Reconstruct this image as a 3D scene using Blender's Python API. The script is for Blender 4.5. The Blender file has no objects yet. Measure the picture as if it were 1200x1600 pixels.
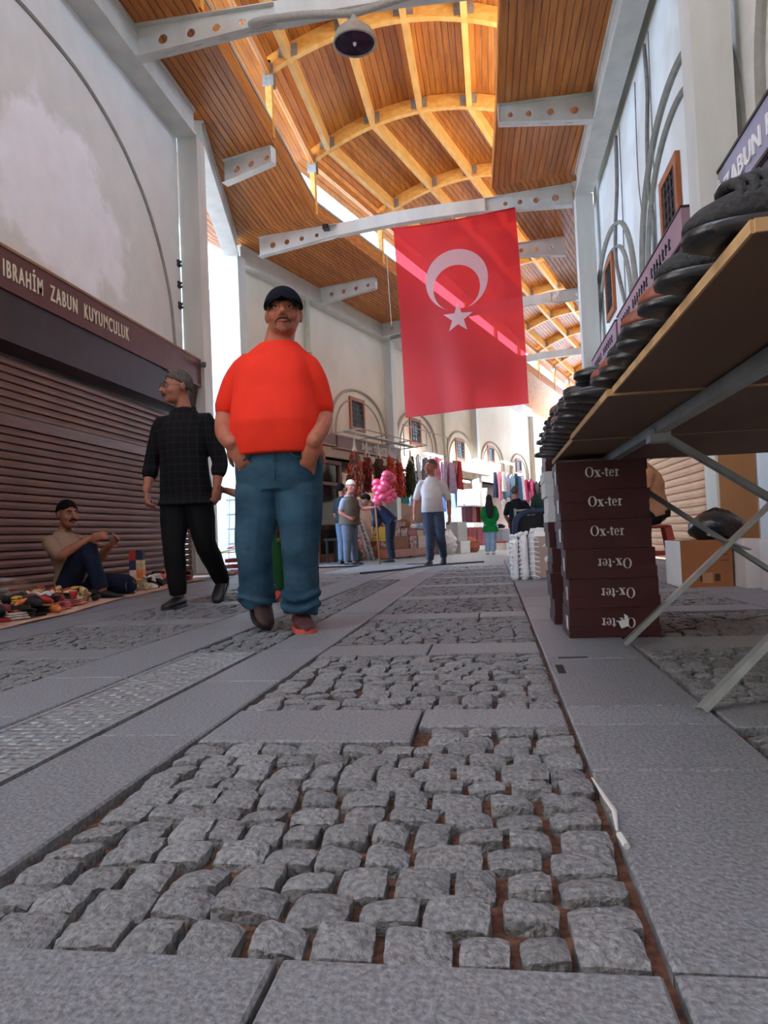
import bpy, bmesh, math, random
import numpy as np
from mathutils import Vector, Matrix
random.seed(7)
scene = bpy.context.scene
COL = scene.collection
rad = math.radians
# ------------------------------------------------------------------ camera, sky, sun, exposure
YAW, PITCH, ROLL, EYE = rad(8.44), rad(1.85), rad(2.4), 0.45
def make_camera():
    fwd = Vector((-math.sin(YAW)*math.cos(PITCH), math.cos(YAW)*math.cos(PITCH), math.sin(PITCH)))
    r0 = Vector((math.cos(YAW), math.sin(YAW), 0)); u0 = r0.cross(fwd)
    R = r0*math.cos(ROLL) - u0*math.sin(ROLL); U = u0*math.cos(ROLL) + r0*math.sin(ROLL)
    cam = bpy.data.cameras.new('camera'); cam.sensor_fit = 'VERTICAL'; cam.sensor_height = 36
    cam.lens = 1150/1600*36; cam.clip_start = 0.02; cam.clip_end = 400
    o = bpy.data.objects.new('camera', cam); COL.objects.link(o)
    m = Matrix((( R.x, U.x, -fwd.x, 0), (R.y, U.y, -fwd.y, 0), (R.z, U.z, -fwd.z, EYE), (0,0,0,1)))
    o.matrix_world = m
    scene.camera = o
make_camera()
world = bpy.data.worlds.new('sky'); scene.world = world; world.use_nodes = True
wn = world.node_tree.nodes; wn.clear()
bg = wn.new('ShaderNodeBackground'); wo = wn.new('ShaderNodeOutputWorld')
bg.inputs[0].default_value = (0.53, 0.74, 1.0, 1); bg.inputs[1].default_value = 2.0
world.node_tree.links.new(bg.outputs[0], wo.inputs[0])
sl = bpy.data.lights.new('sun', 'SUN'); sl.energy = 15.0; sl.angle = rad(0.6); sl.color = (1.0, 0.95, 0.88)
so = bpy.data.objects.new('sun', sl); COL.objects.link(so)
so.rotation_euler = Vector((-0.75, -0.35, -1.0)).to_track_quat('-Z', 'Y').to_euler()
vs = scene.view_settings
vs.view_transform = 'Standard'; vs.look = 'None'; vs.exposure = 2.1; vs.gamma = 1.0; vs.use_curve_mapping = False
scene.cycles.max_bounces = 10; scene.cycles.diffuse_bounces = 6; scene.cycles.transparent_max_bounces = 12
scene.cycles.sample_clamp_indirect = 6.0

# ------------------------------------------------------------------ helpers
class MB:
    """collects shapes; build() links them as one mesh object"""
    def __init__(s): s.v = []; s.f = []
    def add(s, vs_, fs):
        n = len(s.v); s.v += [tuple(p) for p in vs_]; s.f += [tuple(i+n for i in f) for f in fs]; return s
    def box(s, x0, x1, y0, y1, z0, z1):
        return s.add([(x0,y0,z0),(x1,y0,z0),(x1,y1,z0),(x0,y1,z0),(x0,y0,z1),(x1,y0,z1),(x1,y1,z1),(x0,y1,z1)],
                     [(0,3,2,1),(4,5,6,7),(0,1,5,4),(1,2,6,5),(2,3,7,6),(3,0,4,7)])
    def hexa(s, a, b):
        """a, b: two quads of 4 points, joined"""
        return s.add(list(a)+list(b), [(3,2,1,0),(4,5,6,7),(0,1,5,4),(1,2,6,5),(2,3,7,6),(3,0,4,7)])
    def bar(s, p, q, w, h, up=(0,0,1)):
        p = Vector(p); q = Vector(q); d = (q-p).normalized(); u = Vector(up)
        if abs(d.dot(u)) > .98: u = Vector((1,0,0))
        x = d.cross(u).normalized()*w/2; z = x.cross(d).normalized()*h/2
        return s.hexa([p-x-z, p+x-z, p+x+z, p-x+z], [q-x-z, q+x-z, q+x+z, q-x+z])
    def loft(s, rings, caps=True):
        n = len(rings[0]); b = len(s.v); s.v += [tuple(p) for r in rings for p in r]
        for i in range(len(rings)-1):
            for j in range(n):
                k = (j+1) % n
                s.f.append((b+i*n+j, b+i*n+k, b+(i+1)*n+k, b+(i+1)*n+j))
        if caps:
            s.f.append(tuple(b+j for j in reversed(range(n)))); e = b+(len(rings)-1)*n
            s.f.append(tuple(e+j for j in range(n)))
        return s
    def tube(s, path, r, n=8, side=(1,0,0), flat=1.0, round_ends=False):
        """r: number or list; flat scales the second axis"""
        P = [Vector(p) for p in path]; m = len(P)
        rs = list(r) if hasattr(r, '__len__') else [r]*m
        if round_ends:
            d0 = (P[0]-P[1]).normalized(); d1 = (P[-1]-P[-2]).normalized()
            r0, r1 = rs[0], rs[-1]
            P = [P[0]+d0*r0*.95, P[0]+d0*r0*.6] + P + [P[-1]+d1*r1*.6, P[-1]+d1*r1*.95]
            rs = [r0*.3, r0*.8] + rs + [r1*.8, r1*.3]; m = len(P)
        rings = []; ref = Vector(side)
        for i in range(m):
            d = (P[min(i+1, m-1)]-P[max(i-1, 0)])
            if d.length < 1e-9: d = Vector((0,0,1))
            d.normalize()
            x = ref - d*ref.dot(d)
            if x.length < .05:
                x = Vector((0,1,0)) - d*d.y
            x.normalize(); ref = x; y = d.cross(x)
            rings.append([P[i] + x*math.cos(t)*rs[i] + y*math.sin(t)*rs[i]*flat for t in [2*math.pi*k/n for k in range(n)]])
        return s.loft(rings)
    def ell(s, c, r, n=12, m=8, rot=None):
        c = Vector(c); rings = []
        M = rot or Matrix.Identity(3)
        for i in range(m+1):
            ph = -math.pi/2 + math.pi*i/m
            ph = max(-1.5, min(1.5, ph)); cz, sz = math.cos(ph), math.sin(ph)
            rings.append([c + M @ Vector((r[0]*cz*math.cos(t), r[1]*cz*math.sin(t), r[2]*sz)) for t in [2*math.pi*k/n for k in range(n)]])
        return s.loft(rings)
    def lathe(s, prof, n=20, c=(0,0,0), caps=True):
        return s.loft([[(c[0]+r*math.cos(2*math.pi*k/n), c[1]+r*math.sin(2*math.pi*k/n), c[2]+z) for k in range(n)] for r, z in prof], caps)
    def prism(s, poly, o, ux, uy, dep):
        o = Vector(o); ux = Vector(ux); uy = Vector(uy); dep = Vector(dep)
        a = [o+ux*x+uy*y for x, y in poly]; b = [p+dep for p in a]; n = len(a)
        return s.add(a+b, [tuple(reversed(range(n))), tuple(range(n, 2*n))] + [(i, (i+1) % n, n+(i+1) % n, n+i) for i in range(n)])
    def grid(s, P):
        """P: rows of points"""
        b = len(s.v); m = len(P[0])
        s.v += [tuple(p) for r in P for p in r]
        for i in range(len(P)-1):
            for j in range(m-1):
                s.f.append((b+i*m+j, b+i*m+j+1, b+(i+1)*m+j+1, b+(i+1)*m+j))
        return s
    def mesh(s, name, mat, smooth=False, fix=True):
        me = bpy.data.meshes.new(name); me.from_pydata(s.v, [], s.f)
        if fix:
            b = bmesh.new(); b.from_mesh(me); bmesh.ops.recalc_face_normals(b, faces=b.faces); b.to_mesh(me); b.free()
        if mat is not None: me.materials.append(mat)
        if smooth: me.polygons.foreach_set('use_smooth', [True]*len(me.polygons))
        me.update(); return me
    def build(s, name, mat, parent=None, smooth=False, **kw):
        return obj(name, s.mesh(name, mat, smooth), parent, **kw)

def obj(name, me, parent=None, loc=None, rot=None, scale=None, label=None, cat=None, group=None, kind=None):
    o = bpy.data.objects.new(name, me); COL.objects.link(o)
    if parent is not None: o.parent = parent
    if loc is not None: o.location = loc
    if rot is not None: o.rotation_euler = rot
    if scale is not None: o.scale = scale
    return tag(o, label, cat, group, kind)
def tag(o, label=None, cat=None, group=None, kind=None):
    if label: o['label'] = label
    if cat: o['category'] = cat
    if group: o['group'] = group
    if kind: o['kind'] = kind
    return o
def thing(name, label, cat, loc=(0,0,0), rotz=0, group=None, kind=None):
    o = bpy.data.objects.new(name, None); COL.objects.link(o); o.empty_display_size = .1
    o.location = loc; o.rotation_euler = (0, 0, rotz)
    return tag(o, label, cat, group, kind)
def dup(root, loc, rotz=None, label=None, rot=None, scale=None):
    r = root.copy(); COL.objects.link(r); r.location = loc
    if rotz is not None: r.rotation_euler = (0, 0, rotz)
    if rot is not None: r.rotation_euler = rot
    if scale is not None: r.scale = (scale,)*3 if not hasattr(scale, '__len__') else scale
    if label: r['label'] = label
    for ch in list(root.children):
        c = ch.copy(); COL.objects.link(c); c.parent = r
        for g in list(ch.children):
            d = g.copy(); COL.objects.link(d); d.parent = c
    return r
def text_mesh(txt, size, depth, mat, name='lettering', align='LEFT', bold=0.0, space=1.0):
    cu = bpy.data.curves.new(name, 'FONT'); cu.body = txt; cu.size = size; cu.extrude = depth/2; cu.align_x = align
    cu.offset = bold; cu.space_character = space; cu.resolution_u = 3
    o = bpy.data.objects.new(name, cu); COL.objects.link(o)
    me = bpy.data.meshes.new_from_object(o.evaluated_get(bpy.context.evaluated_depsgraph_get()))
    bpy.data.objects.remove(o); bpy.data.curves.remove(cu)
    me.materials.clear(); me.materials.append(mat); me.name = name
    return me
def letters(txt, size, depth, m, parent, width, bold=0., setup=None, space=1.12):
    """raised sign letters, each one a part of its own; setup(o) places it"""
    me = text_mesh(txt, size, depth, m, bold=bold, space=space); bm = bmesh.new(); bm.from_mesh(me); bm.verts.ensure_lookup_table()
    k = width/max(v.co.x for v in bm.verts); seen = set(); isl = []
    for v in bm.verts:
        if v.index in seen: continue
        st = [v]; seen.add(v.index); g = []
        while st:
            w = st.pop(); g.append(w)
            for e in w.link_edges:
                u = e.other_vert(w)
                if u.index not in seen: seen.add(u.index); st.append(u)
        isl.append(g)
    grp = []
    for g in sorted(isl, key=lambda g: min(v.co.x for v in g)):
        a, b_ = min(v.co.x for v in g), max(v.co.x for v in g)
        if grp and a < grp[-1][1]-(b_-a)*.4: grp[-1][0].extend(g); grp[-1][1] = max(grp[-1][1], b_)
        else: grp.append([list(g), b_])
    for g, _ in grp:
        idx = {v.index: i for i, v in enumerate(g)}; fs = set(f for v in g for f in v.link_faces)
        q = bpy.data.meshes.new('letter'); q.from_pydata([(v.co.x*k, v.co.y, v.co.z) for v in g], [], [[idx[v.index] for v in f.verts] for f in fs]); q.materials.append(m)
        o = obj('letter', q, parent); setup(o)
    bm.free()
def orient(o, X, Y, Z, loc):
    """place an object with the given local axes"""
    X, Y, Z = Vector(X), Vector(Y), Vector(Z)
    o.matrix_world = Matrix(((X.x,Y.x,Z.x,loc[0]),(X.y,Y.y,Z.y,loc[1]),(X.z,Y.z,Z.z,loc[2]),(0,0,0,1)))
    return o

# ------------------------------------------------------------------ materials
MATS = {}
def mat(name, col, rough=.7, metal=0., noise=0., nscale=8., col2=None, bump=0., bscale=None, stretch=(1,1,1), spec=.5, rand=0., detail=4., coord='Object', emit=None, estr=0, trans=0, mix_lo=.35, mix_hi=.65):
    if name in MATS: return MATS[name]
    m = bpy.data.materials.new(name); m.use_nodes = True; nt = m.node_tree; N = nt.nodes; L = nt.links
    b = N['Principled BSDF']; b.inputs['Roughness'].default_value = rough; b.inputs['Metallic'].default_value = metal
    b.inputs['Specular IOR Level'].default_value = spec
    c = (*col, 1); b.inputs['Base Color'].default_value = c
    if emit: b.inputs['Emission Color'].default_value = (*emit, 1); b.inputs['Emission Strength'].default_value = estr
    out = None
    if noise or col2 or bump:
        tc = N.new('ShaderNodeTexCoord'); mp = N.new('ShaderNodeMapping'); mp.inputs['Scale'].default_value = stretch
        if coord == 'World':
            tc = N.new('ShaderNodeNewGeometry'); L.new(tc.outputs['Position'], mp.inputs[0])
        else: L.new(tc.outputs[coord], mp.inputs[0])
        nz = N.new('ShaderNodeTexNoise'); nz.inputs['Scale'].default_value = nscale; nz.inputs['Detail'].default_value = detail
        L.new(mp.outputs[0], nz.inputs['Vector'])
        if noise or col2:
            cr = N.new('ShaderNodeValToRGB'); cr.color_ramp.elements[0].position = mix_lo; cr.color_ramp.elements[1].position = mix_hi
            c2 = col2 if col2 else tuple(x*(1+noise) for x in col); c1 = col if col2 else tuple(x*(1-noise) for x in col)
            cr.color_ramp.elements[0].color = (*c1, 1); cr.color_ramp.elements[1].color = (*c2, 1)
            L.new(nz.outputs[0], cr.inputs[0]); out = cr.outputs[0]
        if bump:
            bs = nz
            if bscale:
                bs = N.new('ShaderNodeTexNoise'); bs.inputs['Scale'].default_value = bscale; bs.inputs['Detail'].default_value = 5
                L.new(mp.outputs[0], bs.inputs['Vector'])
            bp = N.new('ShaderNodeBump'); bp.inputs['Strength'].default_value = min(1, bump); bp.inputs['Distance'].default_value = .01*max(1, bump)
            L.new(bs.outputs[0], bp.inputs['Height']); L.new(bp.outputs[0], b.inputs['Normal'])
    if rand:
        oi = N.new('ShaderNodeObjectInfo'); mr = N.new('ShaderNodeMapRange'); mr.inputs['To Min'].default_value = 1-rand; mr.inputs['To Max'].default_value = 1+rand
        L.new(oi.outputs['Random'], mr.inputs[0])
        hs = N.new('ShaderNodeHueSaturation'); L.new(mr.outputs[0], hs.inputs['Value'])
        if out: L.new(out, hs.inputs['Color'])
        else: hs.inputs['Color'].default_value = c
        out = hs.outputs[0]
    if out: L.new(out, b.inputs['Base Color'])
    MATS[name] = m
    return m
def lin(r, g, b):
    f = lambda c: ((c/255+.055)/1.055)**2.4 if c > 10 else c/255/12.92
    return (f(r), f(g), f(b))

GRAN = mat('granite_slab', (.200,.211,.238), .5, noise=.42, nscale=130, bump=.5, bscale=140, rand=.08, detail=3, spec=.35, mix_lo=.3, mix_hi=.7)
COBB = mat('granite_cobble', (.218,.226,.246), .6, noise=.40, nscale=110, bump=1.3, bscale=90, rand=.14, detail=5, coord='World', spec=.3, mix_lo=.3, mix_hi=.7)
DIRT = mat('joint_dirt', (.115,.050,.030), .95, noise=.5, nscale=60, bump=.6, bscale=90)
PLAST = mat('plaster', lin(236,240,240), .85, col2=lin(220,220,214), nscale=1.1, bump=.25, bscale=22, mix_lo=.42, mix_hi=.62, detail=6)
CREAM = mat('cream_plaster', lin(232,224,206), .85, col2=lin(218,208,190), nscale=.7, bump=.12, bscale=14)
def painted_light_wall():
    m = bpy.data.materials.new('painted_light_plaster'); m.use_nodes = True; N = m.node_tree.nodes; L = m.node_tree.links; b = N['Principled BSDF']; b.inputs['Roughness'].default_value = .85
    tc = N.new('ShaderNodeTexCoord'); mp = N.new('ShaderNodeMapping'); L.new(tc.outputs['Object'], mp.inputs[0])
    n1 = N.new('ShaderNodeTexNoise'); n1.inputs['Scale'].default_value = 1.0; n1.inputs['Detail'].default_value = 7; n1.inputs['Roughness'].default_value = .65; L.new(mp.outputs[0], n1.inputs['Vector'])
    # bluish skylight painted into the plaster colour round the middle of the arch
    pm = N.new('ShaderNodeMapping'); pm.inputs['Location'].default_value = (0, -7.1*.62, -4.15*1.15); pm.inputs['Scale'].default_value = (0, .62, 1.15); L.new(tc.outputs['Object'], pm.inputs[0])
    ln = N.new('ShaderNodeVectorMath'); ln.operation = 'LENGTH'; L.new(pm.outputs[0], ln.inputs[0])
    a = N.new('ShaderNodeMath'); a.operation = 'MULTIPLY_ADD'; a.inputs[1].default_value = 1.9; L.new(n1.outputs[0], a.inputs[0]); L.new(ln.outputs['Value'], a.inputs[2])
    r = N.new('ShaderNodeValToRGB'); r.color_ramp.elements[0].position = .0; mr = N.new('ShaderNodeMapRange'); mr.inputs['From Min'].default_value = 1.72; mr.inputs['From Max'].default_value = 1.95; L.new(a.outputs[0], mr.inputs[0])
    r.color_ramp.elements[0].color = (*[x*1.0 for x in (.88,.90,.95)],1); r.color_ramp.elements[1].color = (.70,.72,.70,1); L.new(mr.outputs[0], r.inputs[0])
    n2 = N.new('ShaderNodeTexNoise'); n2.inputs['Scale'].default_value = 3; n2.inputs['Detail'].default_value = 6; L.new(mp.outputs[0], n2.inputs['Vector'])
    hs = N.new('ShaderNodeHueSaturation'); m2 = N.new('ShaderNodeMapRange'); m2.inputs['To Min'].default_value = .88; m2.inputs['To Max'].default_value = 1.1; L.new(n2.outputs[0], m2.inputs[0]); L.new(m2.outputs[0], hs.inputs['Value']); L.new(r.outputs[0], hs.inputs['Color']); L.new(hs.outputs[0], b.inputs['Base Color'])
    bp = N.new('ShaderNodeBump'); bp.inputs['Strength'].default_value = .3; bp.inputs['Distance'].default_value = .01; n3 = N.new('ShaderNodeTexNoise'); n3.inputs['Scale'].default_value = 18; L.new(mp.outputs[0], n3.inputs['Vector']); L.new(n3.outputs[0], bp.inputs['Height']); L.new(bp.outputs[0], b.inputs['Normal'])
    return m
LIGHTPATCH = painted_light_wall()
TRIMG = mat('grey_moulding', lin(150,148,140), .85, noise=.1, nscale=10)
STEEL = mat('painted_steel', lin(206,206,198), .5, noise=.08, nscale=3, bump=.05, bscale=60, stretch=(1,1,.25))
STEELD = mat('dusty_steel', lin(160,156,146), .6, noise=.1, nscale=40)
GALV = mat('galvanised_plate', (.36,.38,.39), .45, metal=.6, noise=.15, nscale=25)
def wood_mat(name, c1, c2, scale, axis=(.6,6,6), rough=.45, rand=.14, spec=.4):
    return mat(name, c1, rough, col2=c2, nscale=scale, stretch=axis, bump=.06, bscale=scale*2, rand=rand, spec=spec, detail=5)
PINE = wood_mat('varnished_pine', (.40,.115,.016), (.58,.215,.038), 3.0, (7,.45,7))
GLUL = wood_mat('glulam', (.72,.32,.06), (.84,.45,.12), 3.0, (3,.8,6), rand=.05)
GLASS = None
def glass_mat():
    m = bpy.data.materials.new('window_glass'); m.use_nodes = True; N = m.node_tree.nodes; L = m.node_tree.links; N.clear()
    t = N.new('ShaderNodeBsdfTransparent'); t.inputs[0].default_value = (.95,.97,.98,1); g = N.new('ShaderNodeBsdfGlossy'); g.inputs['Roughness'].default_value = .03
    mx = N.new('ShaderNodeMixShader'); mx.inputs[0].default_value = .06; o = N.new('ShaderNodeOutputMaterial')
    L.new(t.outputs[0], mx.inputs[1]); L.new(g.outputs[0], mx.inputs[2]); L.new(mx.outputs[0], o.inputs[0]); return m
GLASS = glass_mat()
MAROON = mat('maroon_panel', lin(92,52,50), .5, noise=.12, nscale=6)
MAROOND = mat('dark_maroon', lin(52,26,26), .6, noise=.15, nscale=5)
LETTER = mat('cream_letters', lin(226,214,192), .5, noise=.03, nscale=10)
LETW = mat('white_letters', lin(240,240,240), .5, noise=.03, nscale=10)
BLACK = mat('black_plastic', (.012,.012,.013), .45, noise=.2, nscale=20)
BLACKV = mat('dark_void', (.01,.009,.009), .9, noise=.3, nscale=3)
SHUT = mat('shutter_woodgrain', lin(118,82,66), .5, col2=lin(100,66,52), nscale=5, stretch=(8,.6,8), bump=.05, spec=.4, rand=.06, metal=.15)
SHUTL = mat('pale_shutter_woodgrain', lin(222,178,140), .55, col2=lin(206,156,118), nscale=5, stretch=(8,.6,8), rand=.05)
def fz(y): return 0. if y < 7.5 else -.014*(y-7.5)
# ------------------------------------------------------------------ floor
def strip_floor():
    ys = [-8, 7.5, 45]
    b = MB()
    P = [[(-22, y, fz(y)-.021), (14, y, fz(y)-.021)] for y in ys]
    b.grid(P)
    Q = [[(x, y, z-.3) for x, y, z in r] for r in P]
    b.grid(Q)
    return b.build('floor', DIRT, kind='structure', label='grey granite paving of slabs and cobbles along the bazaar street')
FLOOR = strip_floor()
def slab(x0, x1, y0, y1, up=0., m=None):
    g = .0035; c = .004
    x0 += g; x1 -= g; y0 += g; y1 -= g
    za, zb = fz(y0)+up, fz(y1)+up; t = .045
    b = MB()
    b.add([(x0,y0,za-t),(x1,y0,za-t),(x1,y1,zb-t),(x0,y1,zb-t),
           (x0,y0,za-c),(x1,y0,za-c),(x1,y1,zb-c),(x0,y1,zb-c),
           (x0+c,y0+c,za),(x1-c,y0+c,za),(x1-c,y1-c,zb),(x0+c,y1-c,zb)],
          [(0,3,2,1)]+[(i,(i+1)%4,4+(i+1)%4,4+i) for i in range(4)]+[(4+i,4+(i+1)%4,8+(i+1)%4,8+i) for i in range(4)]+[(8,9,10,11)])
    return b.build('paving_slab', m or GRAN, FLOOR)
rs = random.Random(11)
def run_slabs(x0, x1, joints, m=None):
    for a, b_ in zip(joints[:-1], joints[1:]): slab(x0, x1, a, b_, rs.uniform(-.002, .001), m)
# right slab strip, left slab strips
run_slabs(.155, .495, [-.2, .79, 1.42, 1.745, 1.925, 2.62, 3.05, 3.75, 4.4, 5.1, 5.8, 6.5, 7.5, 8.6, 10, 11.5, 13.5])
run_slabs(-.965, -.70, [-.2, .9, 1.66, 2.3, 2.95, 3.6, 4.3, 5.0, 5.7, 6.5, 7.5, 8.8, 10.2, 12, 14])
run_slabs(-1.60, -1.275, [.2, 1.2, 1.85, 2.4, 2.98, 3.7, 4.4, 5.2, 6.1, 7.5, 9, 11, 13])
run_slabs(-2.80, -2.46, [.6, 1.7, 2.6, 3.4, 4.3, 5.2, 6.1, 7.5, 9])
run_slabs(1.36, 1.70, [1.2, 2.2, 3.1, 4.0, 4.9, 5.9, 7.5, 9, 11])
PAN = [(.79, 1.60), (1.91, 2.76), (3.03, 3.93), (4.19, 5.09), (5.35, 6.25), (6.50, 7.40), (7.68, 8.55), (8.8, 9.7), (9.95, 10.85), (11.1, 12.0), (12.25, 13.2)]
# cross bands
slab(-.695, -.25, -.2, .785); slab(-.25, .15, -.2, .785)
slab(-.695, -.20, 1.61, 1.905); slab(-.20, .15, 1.735, 1.905)
for k in range(1, len(PAN)-1):
    a, b_ = PAN[k][1]+.005, PAN[k+1][0]-.005
    slab(-.695, -.27 if k % 2 else -.1, a, b_); slab(-.27 if k % 2 else -.1, .15, a, b_)
    if k < 7:
        slab(-2.455, -2.0, a+.06, b_+.04); slab(-2.0, -1.605, a+.06, b_+.04); slab(.5, 1.355, a+.03, b_+.06)
slab(.5, 1.355, 1.72, 1.95)
slab(-2.455, -1.605, 1.62, 1.93)
for y0, y1 in zip([1.5, 2.4, 3.3, 4.2, 5.2, 6.2, 7.5, 8.8], [2.4, 3.3, 4.2, 5.2, 6.2, 7.5, 8.8, 10.2]):
    slab(-3.55, -2.81, y0, y1); slab(-4.3, -3.56, y0, y1)
for y0, y1 in zip([1.2, 2.4, 3.6, 4.8, 6.0, 7.5, 9.0], [2.4, 3.6, 4.8, 6.0, 7.5, 9.0, 11.5]): slab(1.71, 2.2, y0, y1)
# cobbles: shared shapes
def cobble_shape(seed):
    r = random.Random(seed); n = 6; P = []
    cor = [(r.uniform(-.07,.05), r.uniform(-.07,.05)) for _ in range(4)]
    top = [[0]*n for _ in range(n)]
    tilt = (r.uniform(-.006,.006), r.uniform(-.006,.006))
    for i in range(n):
        row = []
        for j in range(n):
            u, v = -1+2*j/(n-1), -1+2*i/(n-1)
            k = 1-.07*(u*u*v*v)
            c = sum(w*cor[q][0] for q, w in enumerate([(1-u)*(1-v)/4, (1+u)*(1-v)/4, (1+u)*(1+v)/4, (1-u)*(1+v)/4]))
            d = sum(w*cor[q][1] for q, w in enumerate([(1-u)*(1-v)/4, (1+u)*(1-v)/4, (1+u)*(1+v)/4, (1-u)*(1+v)/4]))
            e = max(abs(u), abs(v))
            wob = r.uniform(-.03,.03)
            z = (-.0045 if e > .99 else (-.0005 if e > .55 else 0.)) + r.uniform(-.0018,.0018) + tilt[0]*u + tilt[1]*v
            if e > .99 and abs(u) > .99 and abs(v) > .99: z -= .003
            row.append(((u*k+c*u+wob)*.5, (v*k+d*v+wob)*.5, z))
        P.append(row)
    b = MB(); b.grid(P)
    rim = P[0] + [P[i][-1] for i in range(1, n)] + P[-1][::-1][1:] + [P[i][0] for i in range(n-2, 0, -1)]
    low = [(x*1.03, y*1.03, -.035) for x, y, z in rim]
    b.loft([rim, low], caps=False)
    return b
COBS = [cobble_shape(i+3) for i in range(14)]
COBM = [c.mesh('cobblestone', COBB, smooth=True) for c in COBS]
for me in COBM:   # crisp rim
    pass
def layout(x0, x1, y0, y1, seed, course=.075):
    """stones in uneven courses running across the street"""
    r = random.Random(seed); out = []
    ny = max(1, round((y1-y0)/course)); edges = [y0+(y1-y0)*i/ny for i in range(ny+1)]
    for i in range(ny):
        a, b_ = edges[i], edges[i+1]
        x = x0; ws = []
        while x < x1-.03:
            w = r.uniform(.062, .098); ws.append(w); x += w
        k = (x1-x0)/sum(ws); x = x0
        for w in ws:
            w *= k
            out.append((x+w/2+r.uniform(-.003,.003), (a+b_)/2+r.uniform(-.006,.006)+.006*math.sin(x*17+i), w-r.uniform(.004,.013), (b_-a)-r.uniform(.002,.011), r.uniform(-.06,.06), r.uniform(-.004,.002), r.randrange(14)))
            x += w
    return out
single = layout(-.69, .15, *PAN[0], 1) + layout(-.17, .15, 1.60, 1.73, 5, .066) + layout(-.69, .15, *PAN[1], 2)
single += [c for c in layout(.505, 1.35, 1.97, 2.83, 6) if c[0] < .80]
for (x, y, w, d, a, z, k) in single[:300]:
    o = obj('cobblestone', COBM[k], FLOOR, loc=(x, y, z), rot=(0, 0, a), scale=(w, d, 1))
rest = list(single[300:])
rest += [c for c in layout(.505, 1.35, 1.97, 2.83, 6) if c[0] >= .80]
rest += layout(.505, 1.35, .9, 1.70, 7)
for k in range(2, 9): rest += layout(-.69, .15, *PAN[k], 20+k)
for k in range(2, 8): rest += layout(.505, 1.35, PAN[k][0]+.07, PAN[k][1], 40+k)
rest += layout(-2.45, -1.61, 1.96, 2.82, 60) + layout(-2.45, -1.61, .85, 1.6, 61)
for k in range(2, 8): rest += layout(-2.45, -1.61, PAN[k][0]+.05, PAN[k][1]+.04, 62+k)
rest += layout(-1.255, -.98, 2.93, 7.4, 80, .07)
b = MB()
for (x, y, w, d, a, z, k) in rest:
    ca, sa = math.cos(a), math.sin(a)
    b.add([(x+(px*w)*ca-(py*d)*sa, y+(px*w)*sa+(py*d)*ca, pz+z+fz(y)) for px, py, pz in COBS[k].v], COBS[k].f)
b.build('cobble_field', COBB, FLOOR, smooth=True, kind='stuff')
# paving too far off to pick stones apart
FARC = mat('far_cobbles', (.20,.205,.215), .5, noise=.4, nscale=22, bump=.5, bscale=16)
for x0, x1 in ((-.69,.15), (-1.26,-.97), (-2.45,-1.61), (.505,1.35)):
    slab(x0, x1, 9.75 if x0 == -.69 else 7.5, 16, -.002, FARC)
b = MB(); b.grid([[(x, y, fz(y)+.001) for x in (-22, 12)] for y in (13.5, 45)])
b.build('far_paving', FARC, FLOOR)
# drain grates
GRATE = mat('worn_cast_iron', (.30,.32,.35), .5, metal=.45, noise=.3, nscale=60, bump=.3)
def grate():
    t = thing('drain_grate', 'x', 'drain grate', group='cast drain grates in the gutter line')
    b = MB(); b.box(-.14,.14,.004,.486,-.03,-.010); b.build('base_plate', BLACK, t)
    b = MB(); b.box(-.14,-.122,.002,.488,-.025,.001); b.box(.122,.14,.002,.488,-.025,.001); b.box(-.122,.122,.002,.018,-.025,.001); b.box(-.122,.122,.472,.488,-.025,.001)
    b.build('frame', GRATE, t)
    for i in range(14):
        y = .035+i*.0325
        b = MB(); b.box(-.122,.122,y-.0125,y+.0125,-.02,-.001); me = b.mesh('bar', GRATE)
        o = obj('bar', me, t)
        s = MB()
        for j in range(3):
            x = -.075+.075*j + (.02 if i % 2 else -.02)
            s.lathe([(.016,-.003),(.013,.0012),(.008,.002)], 8, (x, y, 0))
        s.build('stud_row', GRATE, o, smooth=True, kind='stuff')
    return t
g0 = grate()
GL = ['cast drain grate nearest the camera at the left edge of the photo', 'second cast drain grate from the camera in the gutter', 'third cast drain grate from the camera in the gutter', 'farthest cast drain grate in the gutter, before the cobbled stretch']
for i, y in enumerate((.94, 1.43, 1.92, 2.41)):
    if i == 0: g0.location = (-1.117, y, 0); g0['label'] = GL[0]
    else: dup(g0, (-1.117, y, 0), label=GL[i])
# ------------------------------------------------------------------ left near wall, sign, shutter
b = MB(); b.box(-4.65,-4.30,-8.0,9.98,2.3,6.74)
WL = b.build('wall_left', LIGHTPATCH, kind='structure', label='pale plastered wall with a thin arched moulding above the left shutter')
arc = [(2.7,3.4),(3.2,4.5),(4.2,5.2),(5.3,5.62),(6.1,5.72),(6.7,5.74),(7.5,5.66),(8.34,5.35),(9.06,4.78),(9.53,3.99),(9.67,3.3),(9.68,3.1)]
def smooth_path(P, k=5):
    P = [Vector(p) for p in P]; out = []
    for i in range(len(P)-1):
        p0, p1, p2, p3 = P[max(i-1,0)], P[i], P[i+1], P[min(i+2,len(P)-1)]
        for j in range(k):
            t = j/k
            out.append(.5*((2*p1)+(p2-p0)*t+(2*p0-5*p1+4*p2-p3)*t*t+(3*p1-p0-3*p2+p3)*t**3))
    return out+[P[-1]]
b = MB(); b.tube(smooth_path([(-4.30, y, z) for y, z in arc]), .035, 6, flat=.6); b.build('arched_moulding', TRIMG, WL)
b = MB(); b.box(-4.9,-4.65,-8.0,9.98,0,6.74); b.box(-4.65,-4.45,-8,9.98,2.2,2.3); b.build('wall_left_core', PLAST, WL)
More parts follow.
